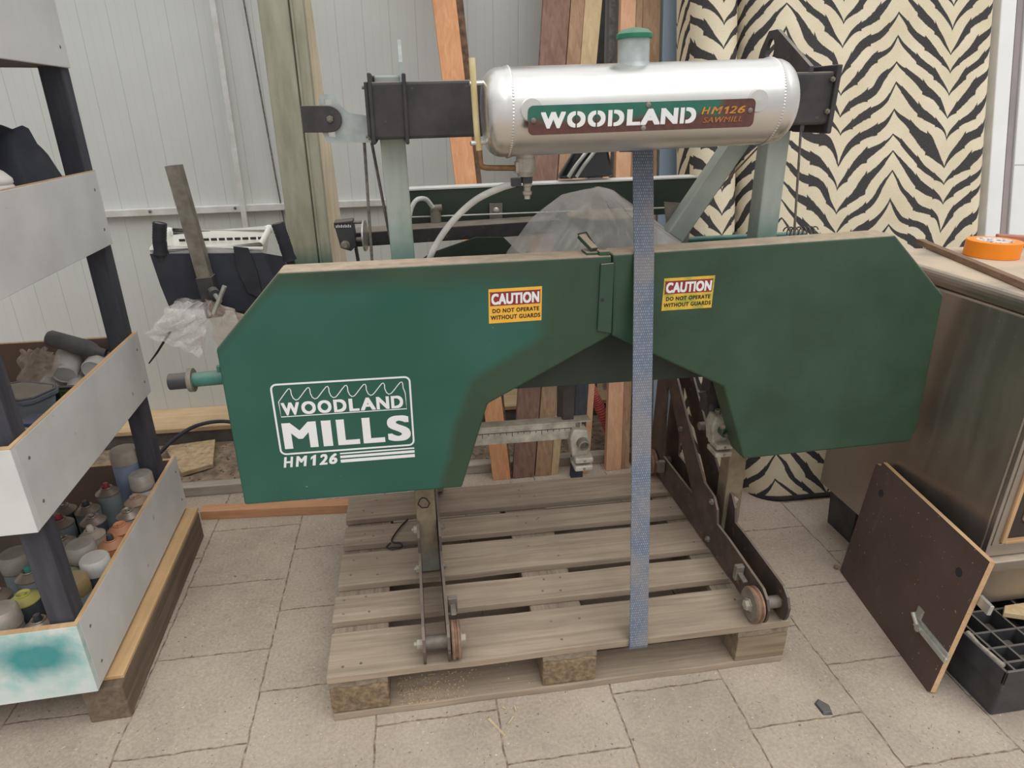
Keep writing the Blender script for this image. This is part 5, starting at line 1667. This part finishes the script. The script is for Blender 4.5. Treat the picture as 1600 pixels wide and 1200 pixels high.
# big cushion: local x from 1.46 to 2.445, front on local y = 0
ol = []
for i in range(13):
    a = math.radians(180 + 90 * i / 12)
    ol.append((.165 + .145 * math.cos(a), .165 + .165 * math.sin(a)))
ol += [(.30, 0), (.45, 0), (.60, 0), (.75, 0), (.86, .0)]
for i in range(1, 9):
    a = math.radians(270 + 90 * i / 8)
    ol.append((.90 + .085 * math.cos(a), .10 + .10 * math.sin(a)))
ol += [(.985, .26), (.90, .30), (.5, .30), (.08, .30), (.02, .28)]
def zu(outline, xt, ut):
    """uv start so that the front point with x = xt gets u = ut"""
    s = 0
    for i in range(1, len(outline)):
        a, b = outline[i - 1], outline[i]
        L = math.hypot(b[0] - a[0], b[1] - a[1])
        if a[0] <= xt <= b[0] and a[1] < .05 and b[1] < .05:
            return ut - (s + L * (xt - a[0]) / max(1e-6, b[0] - a[0]))
        s += L
    return 0
cushion('zebra_cushion', 'large zebra-print upholstered cushion standing on end behind the steel oven', (1.46, .73, 0), ol, 1, 2.35, zu(ol, .345, .43 * 4))
ol2 = []
for i in range(15):
    a = math.radians(180 + 180 * i / 14)
    ol2.append((.085 + .085 * math.cos(a), .10 + .085 * math.sin(a)))
ol2 += [(.17, .22), (.0, .22)]
cushion('zebra_bolster', 'narrow rounded zebra-print bolster standing between the blue-grey sheet and the large cushion', (1.304, .775, 0), ol2, 1, 2.35, .43 * 4 - .135)

# white window frame leaning beside the cushion
wf = thing('window_frame', 'white plastic window frame leaning on the wall right of the large zebra cushion', 'window frame', (2.475, .78, 0), rot=(ZA, 0, 0))
for x0, x1, y, d in ((0, .065, 0, .06), (.115, .55, .01, .05)):
    m = MB(); m.box(x0, x1, y, y + d, 0, 2.3)
    build(m, 'profile', M['white_frame'], wf, bevel=.004)
m = MB(); m.box(.065, .115, .02, .05, 0, 2.3)
build(m, 'seal', M['frame_gap'], wf)
m = MB(); m.box(.078, .100, .012, .021, 0, 2.3)
build(m, 'seal', M['frame_gap'], wf)
m = MB(); m.box(.116, .55, .0085, .0102, 1.235, 1.2365)
build(m, 'joint_line', M['frame_gap'], wf)

# ------------------------------------------------------------------ stainless oven
ov = thing('steel_oven', 'dusty stainless steel oven standing at the right edge', 'oven', (2.05, .27, 0))
m = MB(); m.box(1.660, 2.50, -.045, .600, .165, .948)
build(m, 'body', M['inox'], ov, bevel=.004)
m = MB(); m.box(1.656, 2.504, -.052, .604, .950, .995)
build(m, 'top_cover', M['inox'], ov, bevel=.018, segs=4)
m = MB(); m.box(1.662, 1.672, -.058, -.046, .33, .948); m.box(1.672, 2.5, -.056, -.046, .335, .372); m.box(1.672, 2.5, -.056, -.046, .90, .948)
build(m, 'door_surround', M['inox'], ov, bevel=.002)
m = MB(); m.box(1.672, 1.692, -.060, -.046, .372, .90)
build(m, 'front_strip', M['inox'], ov)
m = MB(); m.box(1.692, 1.704, -.066, -.046, .380, .90); m.box(1.704, 2.5, -.064, -.046, .375, .384)
build(m, 'door_seal', M['brass_edge'], ov, bevel=.002)
m = MB(); m.box(1.704, 2.5, -.052, -.046, .384, .90)
build(m, 'oven_door', M['ceramic_dark'], ov)
m = MB(); m.tube([(2.4, -.053, .425), (1.76, -.053, .425), (1.745, -.053, .44), (1.745, -.053, .88)], .003, 8)
build(m, 'door_bead', M['inox'], ov, smooth=True)
m = MB(); m.box(1.664, 2.5, -.075, -.046, .300, .330)
build(m, 'lower_ledge', M['inox'], ov, bevel=.003)
m = MB(); m.box(1.70, 2.5, -.040, -.03, .170, .298)
build(m, 'lower_panel', M['black_steel'], ov)
for x in (1.82,):
    m = MB(); m.lathe([(.006, 0), (.005, .003)], (x, -.040, .235), (0, -1, 0), 12)
    build(m, 'screw', M['bright_steel'], ov)
for x, y in ((1.70, .44), (2.36, .44)):
    m = MB(); m.hull([(x + .01, y + .01, 0), (x + .115, y + .01, 0), (x + .115, y + .14, 0), (x + .01, y + .14, 0)], [(x, y, .160), (x + .12, y, .160), (x + .12, y + .15, .160), (x, y + .15, .160)])
    build(m, 'foot', M['black_plastic'], ov, bevel=.004)
m = MB(); m.box(1.667, 1.672, .44, .52, .166, .94)
# tape, batten and strip lying on the oven
tp = thing('tape_roll', 'roll of bright orange tape lying flat on the oven top', 'tape', (1.950, .455, .9955))
m = MB(); m.lathe([(.036, 0), (.0695, 0), (.0705, .001), (.0705, .044), (.0695, .045), (.036, .045)], (1.950, .455, .9955), (0, 0, 1), 48)
build(m, 'tape_body', M['orange_tape'], tp, smooth=True)
def mat_lbl():
    t = NT('printed paper disc')
    n = t.noise(t.coord((60, 26, 1)), 2.2, 3, .6)
    t.set(t.ramp(n, [(.52, (226, 218, 210)), (.56, (96, 92, 120))]), .7)
    return t.m
m = MB(); m.lathe([(.001, 0), (.046, 0), (.046, .0008), (.001, .0008)], (1.950, .455, .9955 + .0448), (0, 0, 1), 40)
build(m, 'paper_label', mat_lbl(), tp)
m = MB(); m.bar((1.872, .648, 1.004), (1.690, .03, 1.004), .022, .016, (0, 0, 1))
o = build(m, 'wooden_strip', wood('brown strip', (150, 122, 100), (116, 92, 76), 'y', .8), bevel=.001)
tag(o, 'thin brown wooden strip lying across the oven top beside the tape', 'strip')
m = MB(); m.bar((2.10, .60, 1.012), (2.42, .40, 1.012), .035, .033, (0, 0, 1))
o = build(m, 'terracotta_bar', M['terracotta'], bevel=.003)
tag(o, 'terracotta coloured bar lying on the oven top behind the tape', 'bar')

# leaning plywood board with bolts
pb = thing('plywood_board', 'dark film-faced plywood board leaning on the side of the steel oven', 'board', (1.56, .08, 0))
BL, BR, TL, TR = Vector((1.585, .319, .0)), Vector((1.515, -.16, .0)), Vector((1.636, .333, .411)), Vector((1.567, -.153, .408))
nb = (BR - BL).cross(TL - BL).normalized()
if nb.x < 0: nb = -nb
th = nb * .014
bw = (BR - BL); bh = (TL - BL)
def bp(u, v, d=0.0):
    return BL.lerp(BR, u).lerp(TL.lerp(TR, u), v) + nb * d
out = [bp(0, .012), bp(.35, 0), bp(.98, .0), bp(1, .02), bp(1.0, 1.0), bp(.12, 1.0), bp(.05, 1.0), bp(.045, .965), bp(.0, .955), bp(-.005, .90), bp(.0, .55)]
m = MB(); m.hull(out, [p + th for p in out])
m.bm.faces.ensure_lookup_table()
for f in m.bm.faces: f.material_index = 1
for f in m.bm.faces:
    if len(f.verts) == len(out): f.material_index = 0
build(m, 'board_panel', [M['plyface'], M['ply_edge']], pb)
bt = MB()
def bbox(u0, u1, v0, v1, d0, d1):
    b = MB(); q = [(u0, v0), (u1, v0), (u1, v1), (u0, v1)]
    b.hull([bp(u, v, d0) for u, v in q], [bp(u, v, d1) for u, v in q]); return b
lt_ = build(bbox(.74, 1.015, .265, .335, -.006, .0), 'slide_bolt', M['bright_steel'], pb, bevel=.001)
ORG[lt_] = ORG[pb]
build(bbox(.76, 1.03, .285, .315, -.014, -.006), 'bolt_rod', M['bright_steel'], lt_, bevel=.002)
m = MB(); m.cyl(bp(.79, .30, -.012), bp(.745, .37, -.022), .006); m.lathe([(.010, 0), (.010, .006), (.001, .007)], bp(.80, .30, -.012), -nb, 14)
build(m, 'bolt_knob', M['bright_steel'], lt_, smooth=True)
build(bbox(.72, .77, .31, .40, -.004, .0), 'bolt_plate', M['bright_steel'], lt_, bevel=.001)
build(bbox(.99, 1.075, .70, .765, .015, .025), 'rear_bolt', M['bright_steel'], pb, bevel=.002)
for u, v in ((.13, .80), (.865, .80)):
    m = MB(); m.lathe([(.001, -.0006), (.010, -.0006), (.012, .0004)], bp(u, v, 0), -nb, 16)
    build(m, 'countersunk_hole', M['rubber'], pb)
m = MB(); m.lathe([(.001, 0), (.008, .002), (.006, .012), (.001, .014)], bp(-.03, .015, .0), -nb, 8)
o = build(m, 'rust_chip', M['rust'])
tag(o, 'small rusty chip on the floor at the left corner of the plywood board', 'chip')

# black plastic pallet, lower right
bp_ = thing('plastic_pallet', 'black plastic pallet with an open grid top under the front of the steel oven', 'pallet', (1.95, -.05, 0))
X0, X1, Y0, Y1 = 1.605, 2.35, -.250, .16
m = MB()
for y in [Y0 + .03, Y0 + .075, Y0 + .125, Y0 + .195, Y0 + .27, Y0 + .36, Y1]:
    m.box(X0 + .004, X1, y - .003, y + .003, .105, .152)
for x in [X0 + .028, X0 + .075, X0 + .15, X0 + .225, X0 + .30, X0 + .375, X0 + .45, X0 + .525, X0 + .6, X0 + .675]:
    m.box(x - .003, x + .003, Y0 + .004, Y1, .105, .1525)
build(m, 'grid_top', M['black_plastic'], bp_)
m = MB(); m.box(X0, X1, Y0, Y0 + .008, .112, .153); m.box(X0, X0 + .008, Y0, Y1, .09, .153); m.box(X0 + .01, X1, Y0 + .01, Y1, .100, .106)
build(m, 'rim', M['black_plastic'], bp_, bevel=.003)
for x in (X0, X0 + .31, X0 + .62):
    for y in (Y0, Y1 - .15):
        m = MB(); m.hull([(x + .012, y + .008, 0), (x + .115, y + .008, 0), (x + .115, y + .15, 0), (x + .012, y + .15, 0)], [(x + .001, y + .001, .118), (x + .14, y + .001, .118), (x + .14, y + .16, .118), (x + .001, y + .16, .118)])
        build(m, 'pallet_foot', M['black_plastic'], bp_, bevel=.006)
m = MB(); m.tube([(X0 + .010, Y0 + .02, .1535), (X0 + .008, Y0 + .09, .1535), (X0 + .010, Y0 + .13, .1535)], [.006, .004, .007], 8)
build(m, 'worn_edge', M['strap_edge'], bp_, smooth=True)
m = MB(); m.prism([(1.75, -.085, .153), (1.96, -.17, .153), (2.03, -.10, .153), (1.86, -.06, .153), (1.775, -.062, .153)], (0, 0, .016))
o = build(m, 'wood_offcut', M['yellow_plank'], bevel=.002)
tag(o, 'pale wooden offcut lying on the black plastic pallet', 'offcut')

# ------------------------------------------------------------------ crumbs on the floor
m = MB(); m.hull([(1.207, -.175, 0), (1.232, -.178, 0), (1.240, -.150, 0), (1.222, -.128, 0), (1.204, -.14, 0)], [(1.21, -.17, .006), (1.229, -.173, .007), (1.234, -.152, .007), (1.221, -.134, .006), (1.208, -.143, .006)])
o = build(m, 'black_fragment', M['black_plastic'], bevel=.001)
tag(o, 'small dark fragment lying on the pavers in front of the pallet', 'fragment')
m = MB(); m.hull([(.378, -.055, .001), (.384, -.05, .001), (.418, -.105, .001), (.412, -.11, .001)], [(.38, -.056, .004), (.384, -.053, .004), (.415, -.104, .004), (.412, -.107, .004)])
o = build(m, 'wood_splinter', M['shaving'])
tag(o, 'longest pale wood splinter on the pavers before the pallet, pointing right', 'splinter', 'splinters before the pallet')
for (x, y, a, l), lb in zip([(.436, -.068, 50, .024), (.452, -.036, 95, .016), (.424, -.030, -40, .010)],
        ['short pale splinter on the pavers right of the longest splinter', 'thin upright-pointing splinter close to the pallet front', 'tiny splinter nearest to the pallet base board']):
    m = MB(); c, s = math.cos(math.radians(a)), math.sin(math.radians(a))
    m.bar((x - c * l / 2, y - s * l / 2, .0025), (x + c * l / 2, y + s * l / 2, .0025), .004, .003, (0, 0, 1))
    o = build(m, 'wood_splinter', M['shaving'])
    tag(o, lb, 'splinter', 'splinters before the pallet')
m = MB()
r = random.Random(8)
for i in range(420):
    if i < 250: x, y = r.uniform(-.25, 1.55), r.uniform(-.45, -.03)
    elif i < 330: x, y = r.uniform(1.24, 1.52), r.uniform(-.03, .75)
    else: x, y = r.uniform(-.45, -.03), r.uniform(0, .85)
    a = r.uniform(0, PI); l = r.uniform(.002, .007); c, s = math.cos(a) * l, math.sin(a) * l
    m.hull([(x - c, y - s, .0005), (x + s * .3, y - c * .3, .0005), (x + c, y + s, .0005), (x - s * .3, y + c * .3, .0005)], [(x - c * .7, y - s * .7, .0018), (x + s * .2, y - c * .2, .002), (x + c * .7, y + s * .7, .0018), (x - s * .2, y + c * .2, .002)])
o = build(m, 'sawdust_crumbs', M['shaving'])
tag(o, 'fine pale crumbs and shavings scattered over the pavers', 'sawdust', kind='stuff')
m = MB()
for i in range(320):
    x = .16 + abs(r.gauss(.06, .09)); y = r.uniform(.003, .09); l = r.uniform(.0012, .004); a = r.uniform(0, PI)
    if x > .5: continue
    c, s = math.cos(a) * l, math.sin(a) * l
    m.hull([(x - c, y - s, .021), (x + s * .5, y - c * .5, .021), (x + c, y + s, .021), (x - s * .5, y + c * .5, .021)], [(x - c * .7, y - s * .7, .0232), (x + s * .3, y - c * .3, .0235), (x + c * .7, y + s * .7, .0232), (x - s * .3, y + c * .3, .0235)])
o = build(m, 'pallet_crumbs', M['chip_board'])
tag(o, 'heap of bark and wood crumbs on the pallet base board between two blocks', 'crumbs', kind='stuff')
